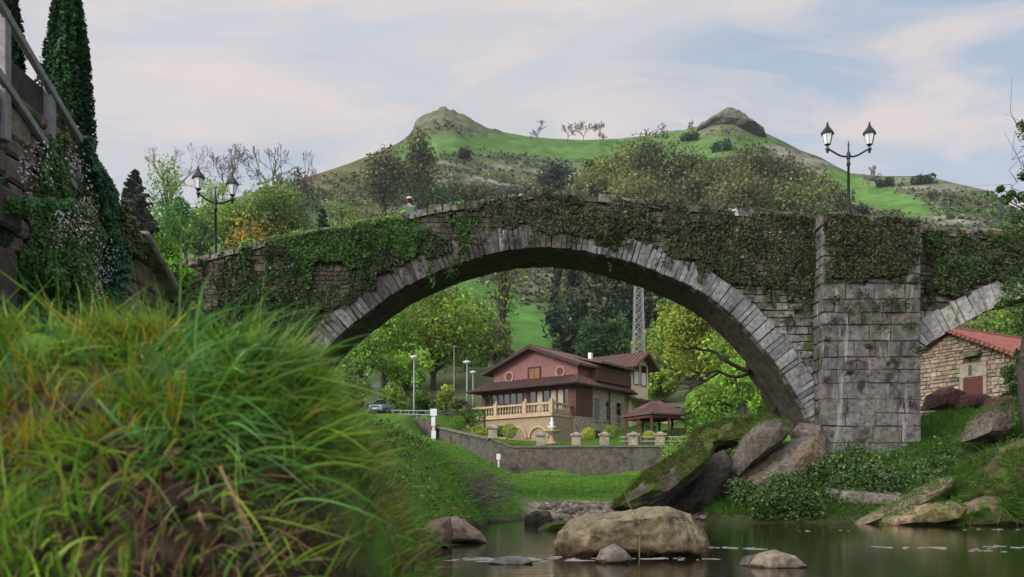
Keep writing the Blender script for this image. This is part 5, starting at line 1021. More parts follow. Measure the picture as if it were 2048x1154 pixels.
mb = MB(); mb.box(0, 0, 0, 1, 1, 1, fr=lambda a, b_, c_: rf(-.06 + a * .1, .72 + b_ * 1.0, zr0 + .1 + c_ * 2.0)); dr = mb.build('door', pmat('red_door', (.075, .02, .02), .6, 8, .3, .1), ch)
mb = MB()
for b0 in (.55, 1.72): mb.box(0, 0, 0, 1, 1, 1, fr=lambda a, b_, c_: rf(-.1 + a * .14, b0 + b_ * .18, zr0 + c_ * 2.15), col=(.25, .215, .17))
mb.box(0, 0, 0, 1, 1, 1, fr=lambda a, b_, c_: rf(-.1 + a * .14, .55 + b_ * 1.35, zr0 + 2.15 + c_ * .7), col=(.24, .21, .165)); mb.build('door_surround', M['chapel'], ch, bevel=.02)
mb = MB(); mb.box(0, 0, 0, 1, 1, 1, fr=lambda a, b_, c_: rf(-.12 + a * .1, 1.02 + b_ * .16, zr0 + 2.25 + c_ * .5)); mb.build('slit_window', M['glass'], ch)
mb = MB(); mb.hexa([rf(*p) for p in ((-.55, .75, zr0 + 3.1), (-.55, 1.65, zr0 + 3.1), (.05, 1.65, zr0 + 3.3), (.05, .75, zr0 + 3.3), (-.5, .8, zr0 + 3.25), (-.5, 1.6, zr0 + 3.25), (.05, 1.6, zr0 + 3.5), (.05, .8, zr0 + 3.5))], (.08, .085, .05)); mb.build('hood', M['chapel'], ch)
mb = MB(); mb.box(0, 0, 0, 1, 1, 1, fr=lambda a, b_, c_: rf(.5 + a * .3, Wd + .06 + b_ * .3, ze - .7 + c_ * .4)); mb.build('lamp_box', M['white'], ch)
# ================================================================ trees
def gh(px, Y):
    x = xof(px, Y); return np.array([x, Y, float(ground(np.array([x]), np.array([float(Y)]))[0])])
def clump_leaves(rng, cen, rad, per, flat=.75):
    n_ = len(cen); k = np.repeat(np.arange(n_), per); u = nrm(rng.normal(size=(len(k), 3))) * (rng.uniform(0, 1, (len(k), 1)) ** .38)
    u[:, 2] *= flat; return cen[k] + u * rad[k][:, None], k, u
def grow(kind, base, H, R, rng, nleaf, cb=.25, nclump=None):
    """returns limbs [(pts, radii)], leaf positions, clump index, outward vectors"""
    base = np.array(base, float); limbs = []; r0 = H * .022 + .03
    lean = rng.normal(0, .03, 2) * H; top = base + np.array([lean[0], lean[1], H * .93])
    def tp(u): return base + (top - base) * u + np.array([math.sin(u * 5 + R) * .015 * H, math.cos(u * 4) * .012 * H, 0])
    limbs.append(([tp(u) for u in (-.04, 0, .06, .25, .45, .65, .85, 1)], [r0 * q for q in (1.7, 1.35, 1.05, .9, .72, .5, .28, .06)]))
    if kind == 'spruce':
        C = []; K = []; O = []; nw = int(np.clip(H * 1.6, 12, 34)); i = 0
        for w_ in range(nw):
            u = cb * .5 + (1 - cb * .5) * (w_ + .3) / nw; rr = R * (1 - u) ** .85 * 1.05 + .1; nb = 7
            for b_ in range(nb):
                a = 2 * PI * (b_ / nb) + w_ * 1.3 + rng.normal(0, .25); l_ = rr * rng.uniform(.65, 1.12); p0 = tp(u); p1 = p0 + np.array([math.cos(a) * l_, math.sin(a) * l_, -l_ * .25 + l_ * .08])
                if w_ % 2 == 0: limbs.append(([p0, (p0 + p1) / 2 + [0, 0, -.04 * l_], p1], [r0 * .2, r0 * .12, r0 * .03]))
                m_ = max(3, int(nleaf / (nw * nb) * (.35 + 1.4 * rr / R))); s = rng.uniform(.1, 1, m_) ** .7
                q = p0 + (p1 - p0) * s[:, None] + rng.normal(0, 1, (m_, 3)) * np.array([.1, .1, .06]) * (rr + .4) ; q[:, 2] -= np.abs(rng.normal(0, .06, m_)) * rr; C.append(q); K += [i] * m_; O.append(np.tile(nrm(p1 - p0 + [0, 0, .5]), (m_, 1))); i += 1
        return limbs, np.concatenate(C), np.array(K), np.concatenate(O)
    if kind == 'column':
        t = rng.uniform(0, 1, nleaf); a = rng.uniform(0, 2 * PI, nleaf); prof = np.clip(np.minimum(.45 + t * 2.2, 1.0) * (1 - np.clip((t - .55) / .45, 0, 1) ** 1.8 * .9), .04, 1)
        p = np.stack([np.cos(a) * 1.3, np.sin(a) * 1.3, t * H * .16], 1); nz = fbm(p + base[0], 2.6, 4, 5); rr = R * prof * (.55 + .85 * nz) * rng.uniform(.70, 1.05, nleaf)
        C = base + np.stack([np.cos(a) * rr, np.sin(a) * rr, .02 * H + t * H * .98], 1); return limbs, C, (nz * 9).astype(int), np.stack([np.cos(a), np.sin(a), .3 + 0 * a], 1)
    n_ = nclump or int(np.clip(H * 2.4, 14, 60)); cen = []; rad = []
    for i in range(n_):
        for _ in range(30):
            u = nrm(rng.normal(size=3)) * rng.uniform(.35, 1) ** .5
            if kind == 'willow': u[2] = u[2] * .8 - .05
            if u[2] > -.75: break
        zc = cb + (1 - cb) * .5; c = base + np.array([lean[0] * .6 + u[0] * R * .82, lean[1] * .6 + u[1] * R * .82, H * (zc + u[2] * (1 - cb) * .44)])
        if kind == 'euc': s = .20 + .14 * rng.random()
        elif kind == 'airy': s = .20 + .12 * rng.random()
        else: s = .20 + .16 * rng.random()
        cen.append(c); rad.append(s * (R * 1.25 + (1 - cb) * H * .3))
    cen, rad = np.array(cen), np.array(rad)
    for i in range(0, n_, 1 if n_ < 40 else 2):
        u0 = np.clip((cen[i][2] - base[2]) / H - rng.uniform(.12, .3), .12, .85); p0 = tp(u0); mid = p0 * .5 + cen[i] * .5 + rng.normal(0, .05, 3) * R + np.array([0, 0, .06 * H * rng.random()]); rb = r0 * (.42 * (1 - u0) + .12)
        limbs.append(([p0, mid, cen[i]], [rb, rb * .6, rb * .2]))
        for _ in range(2): q = mid + (cen[i] - mid) * rng.uniform(.2, .9); limbs.append(([q, q + rng.normal(0, .6, 3) * rad[i] + [0, 0, .2 * rad[i]]], [rb * .3, rb * .07]))
    C, K, U = clump_leaves(rng, cen, rad, max(4, nleaf // n_), .8 if kind != 'willow' else 1.1)
    if kind == 'willow': C[:, 2] -= np.abs(rng.normal(0, .12, len(C))) * H * .3
    return limbs, C, K, nrm(U + (C - (base + [0, 0, H * .55])) / H + [0, 0, .3])
SEEDS = [1000]
def tree(px, Y, ptop, wpx, kind, cols, nleaf, size, label, cb=.25, bark='bark', name='tree', group=None, nclump=None, seed=None, zoff=0, hpx=None):
    SEEDS[0] += 1; rng = np.random.default_rng(seed or SEEDS[0]); b = gh(px, Y); b[2] += zoff; ptop = ptop if hpx is None else HZ - (b[2] - CZ) * F / Y - hpx; H = max(1.2, zof(ptop, Y) - b[2]); R = wpx * Y / F / 2
    t = empty(name, b, label, 'tree', group); limbs, C, K, U = grow(kind, b, H, R, rng, nleaf, cb, nclump); mb = MB()
    for p, r in limbs: mb.tube(p, r, 7 if r[0] > .12 else 4, caps=False)
    mb.build('trunk', M[bark], t, True)
    br = rng.normal(1, .32, K.max() + 1)[K][:, None]; cc = palette(len(C), cols, rng, .11) * np.clip(br, .42, 1.7)
    link(leaf_mesh('crown', C, size, cc, rng, nbias=U, bias=.35), 'crown', M['needle' if kind in ('spruce', 'column') else 'leaf'], t)
    return t
def bare(px, Y, ptop, wpx, label, seed, depth=7, mat='barkpale', group=None, spread=.42, budget=5200):
    rng = np.random.default_rng(seed); b = gh(px, Y); H = max(2, zof(ptop, Y) - b[2]); R = wpx * Y / F / 2; t = empty('bare_tree', b, label, 'tree', group); tk = MB(); cr = MB(); r0 = H * .014 + .05; rmin = Y * .00014
    asp = np.array([R / (H * .42), R / (H * .42), 1.0]); stack = [(b - [0, 0, .3], np.array([0, 0, 1.]), H * .34, r0, 0)]; cnt = 0
    while stack and cnt < budget:
        p, d, l_, r, k = stack.pop(0); q = p + d * l_ * (asp if k else 1); m_ = (p + q) / 2 + rng.normal(0, .05, 3) * l_; (tk if k == 0 else cr).tube([p, m_, q], [max(r, rmin), max(r * .85, rmin), max(r * .66, rmin * .8) if k < depth else rmin * .4], 5 if k < 2 else 3, caps=False); cnt += 1
        if k < depth:
            for _ in range(2 if k > 2 else 3):
                nd = nrm(d + rng.normal(0, spread, 3) + [0, 0, .16]); stack.append((q if rng.random() > .3 else m_, nd, l_ * rng.uniform(.55, .8) * (.8 if k == 0 else 1), r * rng.uniform(.45, .65), k + 1))
    allv = np.array(tk.v + cr.v); fz_ = H / max(.1, (allv[:, 2] - b[2]).max()); fx_ = R / max(.1, np.percentile(np.abs(allv[:, 0] - b[0]), 97))
    for q_ in (tk, cr): q_.v = [(b[0] + (v[0] - b[0]) * (fx_ if q_ is cr else 1), b[1] + (v[1] - b[1]) * (fx_ if q_ is cr else 1), b[2] + (v[2] - b[2]) * fz_) for v in q_.v]
    tk.build('trunk', M[mat], t, True); cr.build('branches', M[mat], t, True); return t
SP_G = [(.18, .34, .04, 3), (.25, .40, .055, 2), (.13, .25, .03, 2)]           # spring green
YG = [(.22, .30, .036, 3), (.28, .32, .048, 2), (.15, .22, .028, 2)]              # yellow green
OLV = [(.135, .16, .055, 3), (.20, .19, .07, 2), (.08, .105, .042, 2), (.25, .22, .075, 1.4)]
DKG = [(.03, .055, .03, 3), (.045, .075, .036, 2), (.065, .09, .045, 1)]
CON = [(.016, .034, .018, 3), (.026, .045, .022, 2), (.012, .022, .013, 2)]
MID = [(.085, .18, .034, 3), (.12, .235, .04, 2), (.055, .12, .028, 2)]
WIL = [(.155, .24, .05, 3), (.21, .28, .06, 2), (.10, .16, .036, 2)]
GOLD = [(.32, .22, .02, 3), (.24, .20, .025, 2), (.16, .16, .03, 1.5)]
BRN = [(.14, .13, .065, 3), (.10, .115, .05, 2), (.17, .15, .075, 2)]
GRYG = [(.085, .11, .07, 3), (.12, .135, .085, 2), (.055, .072, .046, 2)]
# cypresses behind the left wall
CYP = [(.014, .05, .02, 3), (.024, .07, .026, 2), (.040, .095, .03, 1)]
for px, Y, pt, wp_, lb in ((134, 21, -80, 104, 'tall dense dark green cypress rising behind the stair railing, the wider one in full view'), (8, 20.5, -120, 86, 'dark cypress partly cut by the left edge behind the top railing post')):
    tree(px, Y, pt, wp_, 'column', CYP, 42000, .055, lb, name='cypress', group='cypresses behind the left wall')
# over the left end of the bridge
tree(284, 130, 318, 190, 'spruce', [(.03, .045, .022, 3), (.045, .06, .028, 2), (.02, .03, .017, 2)], 9000, .42, 'dark pointed spruce just left of the leafless trees', .1, name='spruce_tree')
bare(345, 235, 266, 150, 'largest leafless tree with rounded grey crown behind the spruce', 5, 8); bare(445, 240, 288, 90, 'slender leafless tree right behind the left lamp', 6, 8); bare(545, 236, 290, 90, 'leafless grey tree with upswept branches left of a close neighbour', 8, 8); bare(596, 238, 296, 66, 'smaller leafless tree where the hill meets the sky', 9, 8)
tree(333, 185, 312, 66, 'airy', SP_G, 1500, .34, 'thin upright birch with fresh light green leaves beside the spruce', .15, 'barkpale', name='birch_tree', nclump=26); tree(425, 210, 352, 70, 'airy', SP_G, 900, .4, 'sparse light green tree behind the left lamp lanterns', .2, 'barkpale', name='birch_tree')
tree(372, 170, 400, 90, 'round', [(.06, .20, .02, 3), (.09, .24, .03, 2)], 2600, .34, 'bright green low tree left of the left lamp post', .2); tree(404, 160, 440, 60, 'round', MID, 1200, .34, 'small bright green tree just left of the lamp post on the bridge', .2); tree(320, 140, 455, 80, 'airy', SP_G, 1500, .32, 'light green shrubby tree at the foot of the spruce', .1)
tree(545, 172, 346, 124, 'willow', WIL, 6200, .36, 'big olive green willow with rounded crown right of the left lamp', .1, name='willow_tree'); tree(474, 165, 386, 80, 'willow', WIL + SP_G, 2800, .34, 'smaller soft green willow between the left lamp and the big willow', .1, name='willow_tree'); tree(600, 185, 402, 60, 'willow', MID, 1600, .36, 'mid green willow at the right side of the big willow', .1, name='willow_tree')
tree(500, 120, 424, 90, 'round', GOLD, 2800, .25, 'golden yellow shrub behind the ivy at the left of the bridge', .05, name='shrub'); tree(556, 120, 448, 44, 'round', GOLD, 1000, .24, 'small golden shrub right of the larger golden one', .05, name='shrub')
tree(650, 112, 396, 120, 'spruce', [(.02, .04, .022, 3), (.035, .055, .03, 2)], 5200, .3, 'small dark conical fir standing above the ivy covered parapet', .05, name='fir_tree')
tree(603, 250, 332, 34, 'round', GRYG, 700, .45, 'small grey green round bush on the skyline left of the hill', .1)
for px, Y, pt, wp_, cols, lb in ((690, 200, 378, 110, BRN + SP_G, 'brownish green budding tree in the field left of the eucalyptus'), (735, 170, 400, 60, BRN, 'low brown bush in the field below the eucalyptus'), (772, 165, 398, 56, MID + BRN, 'low green bush directly left of the person on the bridge'), (700, 150, 425, 70, SP_G + BRN, 'pale green bush right of the small fir')): tree(px, Y, pt, wp_, 'round', cols, 1500, .36, lb, .1)
tree(768, 320, 300, 92, 'euc', DKG + OLV, 4200, .6, 'dark rounded eucalyptus left of the tall thin one', .25, name='eucalyptus_tree'); tree(832, 325, 256, 60, 'euc', OLV + DKG, 3200, .6, 'tallest thin eucalyptus whose crown reaches the left peak', .25, name='eucalyptus_tree', nclump=26); tree(822, 300, 345, 80, 'round', DKG, 1600, .45, 'dark bush at the foot of the thin eucalyptus', .1)
for px, Y, pt, wp_, cols, lb in ((890, 330, 372, 120, GRYG + MID, 'widest grey green tree below the left pasture'), (950, 335, 376, 110, GRYG + OLV, 'grey green tree directly right of the widest grey green tree'), (1005, 340, 380, 100, GRYG, 'pale grey green tree below the middle of the left pasture'), (1062, 345, 370, 100, GRYG + OLV, 'olive grey tree left of the blue green tree'), (1118, 345, 326, 80, [(.02, .045, .035, 3), (.035, .06, .045, 2)], 'dark blue green tree left of the large olive eucalyptus')): tree(px, Y, pt, wp_, 'round', cols, 3200, .65, lb, .1)
tree(1006, 150, 370, 52, 'round', YG + MID, 900, .35, 'small round yellow green bush showing above the bridge crown', .1, name='shrub')
for px, Y, pt, wp_, cols, lb in ((1182, 295, 340, 84, OLV + GRYG, 'low olive eucalyptus at the left foot of the big clump'), (1212, 300, 300, 112, OLV + YG[:1], 'yellow olive eucalyptus forming the left of the big clump'), (1262, 305, 270, 104, OLV, 'eucalyptus with pointed top left of the highest crown in the big clump'), (1314, 305, 266, 120, OLV + DKG, 'highest broad eucalyptus in the middle of the big clump'), (1362, 308, 308, 110, OLV + DKG, 'dark sided eucalyptus at the right of the big clump'), (1290, 270, 338, 150, OLV + [(.16, .14, .045, 2)], 'bushy yellow eucalyptus in front of the highest ones'), (1400, 285, 345, 110, DKG + OLV, 'dark rounded tree between the two olive clumps')): tree(px, Y, pt, wp_, 'euc', cols, 5200, .58, lb, .12, name='eucalyptus_tree', nclump=46)
for px, Y, pt, wp_, cols, lb in ((1448, 315, 312, 120, OLV + BRN, 'olive brown tree at the left of the broad wooded clump'), (1502, 318, 304, 120, OLV + DKG, 'dark olive tree at the top of the broad wooded clump'), (1560, 318, 316, 130, OLV + DKG, 'dark domed tree right of the top of the broad clump'), (1618, 310, 346, 120, OLV + MID, 'olive tree sloping down towards the right lamp'), (1480, 270, 350, 150, BRN + OLV, 'brownish leafy tree low in front of the broad clump'), (1580, 270, 366, 150, GRYG + YG[:1], 'pale green tree low in front, left of the right lamp'), (1660, 290, 376, 90, DKG + OLV, 'dark bush immediately left of the right lamp post'), (1722, 290, 402, 56, DKG + BRN, 'dark round bush just right of the right lamp post')): tree(px, Y, pt, wp_, 'euc', cols, 5200, .58, lb, .1, nclump=46)
# on the ridge
for k, (px, pt, wp_, lb) in enumerate(((1077, 244, 34, 'leafless tree standing alone on the ridge saddle, left of the group'), (1136, 246, 28, 'leftmost leafless tree of the ridge group'), (1167, 239, 40, 'tallest leafless tree of the ridge group'), (1200, 246, 28, 'rightmost leafless tree of the ridge group'), (1326, 245, 24, 'tiny leafless tree on the ridge left of the rocky right peak'), (1738, 330, 34, 'leafless tree on the lower ridge right of the right lamp'), (1378, 243, 20, 'tiny leafless bush at the left foot of the rocky peak'))): bare(px, 488 if px < 1700 else 455, pt, wp_, lb, 40 + k, 7, 'barkpale', spread=.5, budget=2000)
for px, Y, pt, wp_, lb in ((928, 425, 22, 24, 'single small dark tree in the middle of the left pasture'), (1182, 445, 18, 40, 'dark bush on the ridge below the leafless group'), (1085, 410, 14, 30, 'small dark bush on the pasture edge below the saddle'), (1440, 440, 12, 60, 'dark scrub patch in the right pasture'), (1380, 475, 12, 40, 'dark scrub by the left foot of the rocky peak'), (1772, 460, 14, 44, 'dark tree on the lower right ridge near the leafless one'), (1845, 450, 12, 50, 'dark bush at the top of the lower right ridge')): tree(px, Y, 0, wp_, 'round', DKG, 500, .8, lb, .0, hpx=pt)
# trees seen through the arch
tree(866, 97, 560, 210, 'airy', SP_G + YG, 9000, .22, 'largest leafy green tree with a dark forked trunk left of the house', .18, nclump=70); tree(768, 92, 600, 150, 'airy', SP_G, 6500, .2, 'fresh green tree under the left side of the arch', .18, nclump=50); tree(930, 112, 590, 130, 'airy', WIL + SP_G + BRN, 5200, .24, 'olive green tree behind the largest leafy tree', .15, nclump=44); tree(990, 125, 640, 70, 'airy', BRN + WIL, 1800, .26, 'brown budding tree behind the house chimney', .1); tree(722, 84, 655, 90, 'airy', SP_G + MID, 3200, .18, 'leafy tree at the far left under the arch', .15); tree(815, 86, 690, 90, 'airy', SP_G, 2200, .18, 'low bright green tree behind the parked car', .25)
for px, Y, pt, wp_, cols, lb in ((705, 74, 748, 60, BRN + MID, 'brown and green scrub at the left foot of the arch'), (790, 76, 772, 50, YG + MID, 'yellow green bush behind the parked car'), (845, 78, 776, 56, MID, 'dark green bush on the bank right of the nearest lamp post'), (890, 77, 772, 44, YG + WIL, 'yellow green bush on the bank below the olive tree'), (920, 74, 795, 50, BRN + MID, 'brown green bush near the left end of the terrace')): tree(px, Y, pt, wp_, 'round', cols, 1400, .14, lb, .02, name='bush')
tree(1183, 140, 640, 60, 'round', [(.035, .085, .03, 3), (.05, .11, .035, 2)], 2200, .28, 'rounded blue green tree above the house roof, the left one of two', .1); tree(1232, 140, 628, 62, 'round', [(.04, .095, .03, 3), (.055, .12, .035, 2)], 2400, .28, 'rounded green tree left of the nearer pylon, the right one of two', .1)
tree(1405, 92, 575, 150, 'airy', YG, 7500, .22, 'tall yellow green tree behind the bare dark branches', .15, nclump=60); tree(1345, 100, 596, 70, 'airy', YG + MID, 2600, .22, 'narrow yellow green tree beside the half hidden pylon', .12); tree(1490, 84, 640, 150, 'airy', YG + SP_G, 6000, .2, 'yellow green tree behind the right side of the arch', .12, nclump=50); tree(1550, 70, 690, 110, 'airy', SP_G, 4600, .16, 'pale green leafy tree near the right foot of the arch', .1); tree(1450, 64, 722, 120, 'airy', SP_G + [(.2, .27, .06, 1)], 5200, .15, 'light green bushy tree right of the gazebo', .05); tree(1390, 66, 770, 90, 'airy', SP_G + MID, 3200, .14, 'low green bush behind the rail right of the gazebo', .02); tree(1322, 90, 735, 80, 'airy', MID + YG, 2600, .2, 'dusky green bush behind the gazebo roof', .05)
tree(1420, 40, 815, 120, 'round', SP_G + HED, 5200, .075, 'bright green leafy bush on top of the mossy leaning slab', .02, name='bush', zoff=.3); tree(1500, 34, 838, 90, 'round', HED + SP_G, 3200, .07, 'green bush behind the reddish tilted rock', .02, name='bush'); tree(1360, 46, 868, 60, 'round', SP_G, 1800, .08, 'small light green bush at the right end of the garden wall', .02, name='bush')
# leafless dark branches leaning in under the arch
t = empty('bare_tree', gh(1575, 33), 'crooked dark leafless tree leaning left under the right side of the arch', 'tree'); mb = MB(); cr = MB(); rng = np.random.default_rng(90)
def br(pts, r0, r1, Y=33, tgt=None):
    p = [P(a, b_, Y + rng.normal(0, .15)) for a, b_ in pts]; q = []; 
    for i in range(len(p) - 1):
        for u in (0, .33, .66): q.append(p[i] + (p[i + 1] - p[i]) * u + rng.normal(0, .03, 3))
    q.append(p[-1]); (tgt or cr).tube(q, np.linspace(r0, r1, len(q)) * 1.5, 6, caps=False)
br([(1575, 862), (1548, 818), (1528, 778), (1498, 742)], .14, .085, tgt=mb); br([(1498, 742), (1494, 700), (1478, 640)], .07, .03); br([(1498, 742), (1450, 722), (1425, 704), (1390, 697), (1340, 693)], .06, .015); br([(1500, 748), (1470, 754), (1440, 742), (1410, 760), (1385, 776), (1370, 790)], .05, .012); br([(1440, 742), (1400, 748), (1378, 770)], .03, .01); br([(1470, 752), (1478, 790), (1480, 812)], .025, .008); br([(1425, 704), (1410, 722), (1385, 725)], .02, .008); br([(1548, 818), (1556, 780), (1552, 740)], .05, .012)
for _ in range(40):
    a, b_ = [(1390, 697), (1410, 760), (1440, 742), (1450, 722), (1478, 780), (1494, 680), (1385, 776)][rng.integers(7)]; br([(a, b_), (a + rng.normal(-14, 18), b_ + rng.normal(-4, 16))], .012, .004)
mb.build('trunk', M['bark'], t, True); cr.build('branches', M['bark'], t, True)
# tree reaching in from beyond the right edge
Yr = 23.5; b = gh(2090, Yr); t = empty('tree', b, 'dark trunked tree reaching in from the right edge with sparse leafy twigs', 'tree'); mb = MB(); rng = np.random.default_rng(91)
mb.tube([b - [0, 0, .4], P(2052, 800, Yr), P(2046, 740, Yr), P(2062, 640, Yr), P(2080, 480, Yr), P(2090, 300, Yr), P(2100, 150, Yr)], [.26, .2, .17, .15, .12, .08, .04], 9); CL = []
for px, py, s in ((2046, 250, .16), (2058, 262, .3), (2048, 352, .16), (2022, 388, .14), (2000, 378, .12), (2012, 400, .18), (2030, 436, .24), (2022, 458, .26), (2044, 420, .3), (2040, 395, .2), (2050, 470, .35), (2042, 560, .3), (2030, 585, .3), (2012, 600, .22), (2044, 620, .32), (2040, 650, .28), (2034, 770, .22), (2044, 800, .3), (2036, 836, .25), (2060, 720, .4), (2080, 560, .6), (2090, 420, .6), (2090, 300, .5), (2015, 575, .18), (2000, 612, .14)):
    c = P(px, py, Yr + rng.normal(0, .4)); CL.append((c, s)); o_ = P(2075, py + 50, Yr); mb.tube([o_, (o_ + c) / 2 + [0, 0, .12], c], [.035, .022, .008], 5)
for _ in range(70): c0 = P(rng.uniform(2030, 2100), rng.uniform(240, 640), Yr); mb.tube([c0, c0 + rng.normal(0, .3, 3), c0 + rng.normal(0, .55, 3) + [-.2, 0, .2]], [.012, .008, .003], 3)
mb.build('trunk', M['bark'], t, True); cen = np.array([c for c, s in CL]); rad = np.array([s for c, s in CL]); C, K, U = clump_leaves(rng, cen, rad, 130); link(leaf_mesh('crown', C, .045, palette(len(C), MID + G_DK + [(.13, .13, .03, 1)], rng), rng), 'crown', M['leaf'], t)
tree(1975, 70, 590, 160, 'airy', YG + WIL + MID, 6000, .17, 'yellow green tree behind the roof of the stone house', .05, nclump=50); tree(2060, 60, 560, 140, 'airy', WIL + MID, 4500, .15, 'olive green tree at the right edge beyond the stone house', .05); tree(1895, 66, 640, 70, 'airy', YG + MID, 1800, .16, 'green bush left behind the ridge of the stone house', .05)
tree(2042, 36, 700, 60, 'round', MID + DKG, 1800, .09, 'dark shrub against the right side wall of the stone house', .02, name='bush')
tree(312, 22.0, 462, 96, 'round', [(.10, .26, .02, 3), (.16, .30, .03, 2), (.04, .12, .015, 1.5)], 4200, .075, 'bright yellow green bush between the tall left wall and the bridge', .02, name='bush')
tree(188, 21.5, 400, 50, 'round', [(.012, .045, .022, 3), (.02, .06, .03, 2)], 3000, .06, 'dark green bush poking above the end of the tall left wall', .02, name='bush')
# ================================================================ woods and scrub that read as one mass
def mass(name, items, size, label, seed, mat='needle'):
    rng = np.random.default_rng(seed); Cs = []; cs = []; Us = []
    for kind, b_, H, R, cols, nl in items:
        _, C, K, U = grow(kind, b_, H, R, rng, nl, .05, 12); Cs.append(C); Us.append(U); cs.append(palette(len(C), cols, rng) * rng.uniform(.7, 1.3) * np.clip(rng.normal(1, .15, K.max() + 1)[K][:, None], .6, 1.5))
    C = np.concatenate(Cs); o = link(leaf_mesh(name, C, size, np.concatenate(cs), rng, nbias=np.concatenate(Us), bias=.35), name, M[mat], None, C.mean(0)); tag(o, label, 'forest', None, 'stuff')
rng = np.random.default_rng(95); it = []
for _ in range(190):
    px = rng.uniform(950, 1420); Y = rng.uniform(150, 235); lim = 600 + (px - 960) * .40; b_ = gh(px, Y); pyb = HZ - (b_[2] - CZ) * F / Y
    if pyb < lim - 90 + rng.uniform(-10, 10) or px > 1120: it.append(('spruce' if rng.random() < .6 else 'round', b_, rng.uniform(8, 15), rng.uniform(2.2, 4), CON if rng.random() < .7 else DKG + OLV[:1], 420))
mass('forest', it, .55, 'dark conifer wood on the slope behind the house', 96)
it = []
for _ in range(60):
    px = rng.uniform(1290, 1700); Y = rng.uniform(112, 150); it.append(('round', gh(px, Y), rng.uniform(5, 10), rng.uniform(2, 4), MID + YG[:2] + OLV, 380))
for _ in range(40):
    px = rng.uniform(640, 980); Y = rng.uniform(120, 160); it.append(('round', gh(px, Y), rng.uniform(3, 6), rng.uniform(1.5, 3), MID + WIL, 260))
mass('undergrowth', it, .35, 'mixed green undergrowth on the lower slopes behind the trees', 97, 'leaf')
it = []; HVm = HV[(HV[:, 1] > 150)]; rng = np.random.default_rng(98); sel = HVm[rng.integers(0, len(HVm), 26000)]; hc = hill_cols(sel); sel = sel[(hc[:, 1] < .125) & (np.abs(CX + sel[:, 0] * F / sel[:, 1] - 1100) < 1000) & (sel[:, 1] < .95 * ridge_dist(CX + sel[:, 0] * F / sel[:, 1]))][:9000]
sel = sel + rng.normal(0, 1, sel.shape) * [2.5, 2.5, 0]; sel[:, 2] = ground(sel[:, 0], sel[:, 1]); n_ = len(sel); per_ = 9; k = np.repeat(np.arange(n_), per_); rr = rng.uniform(.35, 1.5, n_) ** 1.2 * (.6 + sel[:, 1] / 500); C = sel[k] + nrm(rng.normal(size=(len(k), 3))) * rr[k][:, None] * rng.uniform(.4, 1, (len(k), 1)) * [1, 1, .6] + [0, 0, .4]
bc = palette(n_, DKG + GRYG + OLV + [(.10, .09, .05, 2)], rng, .2)[k] * rng.uniform(.75, 1.25, (len(k), 1)); o = link(leaf_mesh('scrub', C, .62, bc, rng, nbias=np.tile([[0, -.4, 1]], (len(C), 1)), bias=.4), 'scrub', M['needle'], None, (0, 300, 60)); tag(o, 'dark and grey scrub spotted over the hillsides', 'scrub', None, 'stuff')

rng = np.random.default_rng(99); n_ = 2600; px = rng.uniform(1690, 2250, n_); yr = ridge_dist(px); Y = yr * rng.uniform(.45, .985, n_); x = xof(px, Y); z = ground(x, Y); hc = hill_cols(np.stack([x, Y, z], 1)); ok = hc[:, 1] < .14; sel = np.stack([x, Y, z], 1)[ok]; n_ = len(sel)
k = np.repeat(np.arange(n_), 16); rr = rng.uniform(.8, 3.0, n_); C = sel[k] + nrm(rng.normal(size=(len(k), 3))) * rr[k][:, None] * rng.uniform(.4, 1, (len(k), 1)) * [1, 1, .7] + np.stack([0 * k, 0 * k, rr[k] * .4], 1)
bc = palette(n_, DKG + GRYG + MID + [(.11, .095, .065, 2)], rng, .2)[k] * rng.uniform(.75, 1.25, (len(k), 1)); o = link(leaf_mesh('scrub', C, .75, bc, rng, nbias=np.tile([[0, -.4, 1]], (len(C), 1)), bias=.4), 'scrub', M['needle'], None, (180, 350, 90)); tag(o, 'dense grey green scrub on the lower hill behind the right lamp', 'scrub', None, 'stuff')
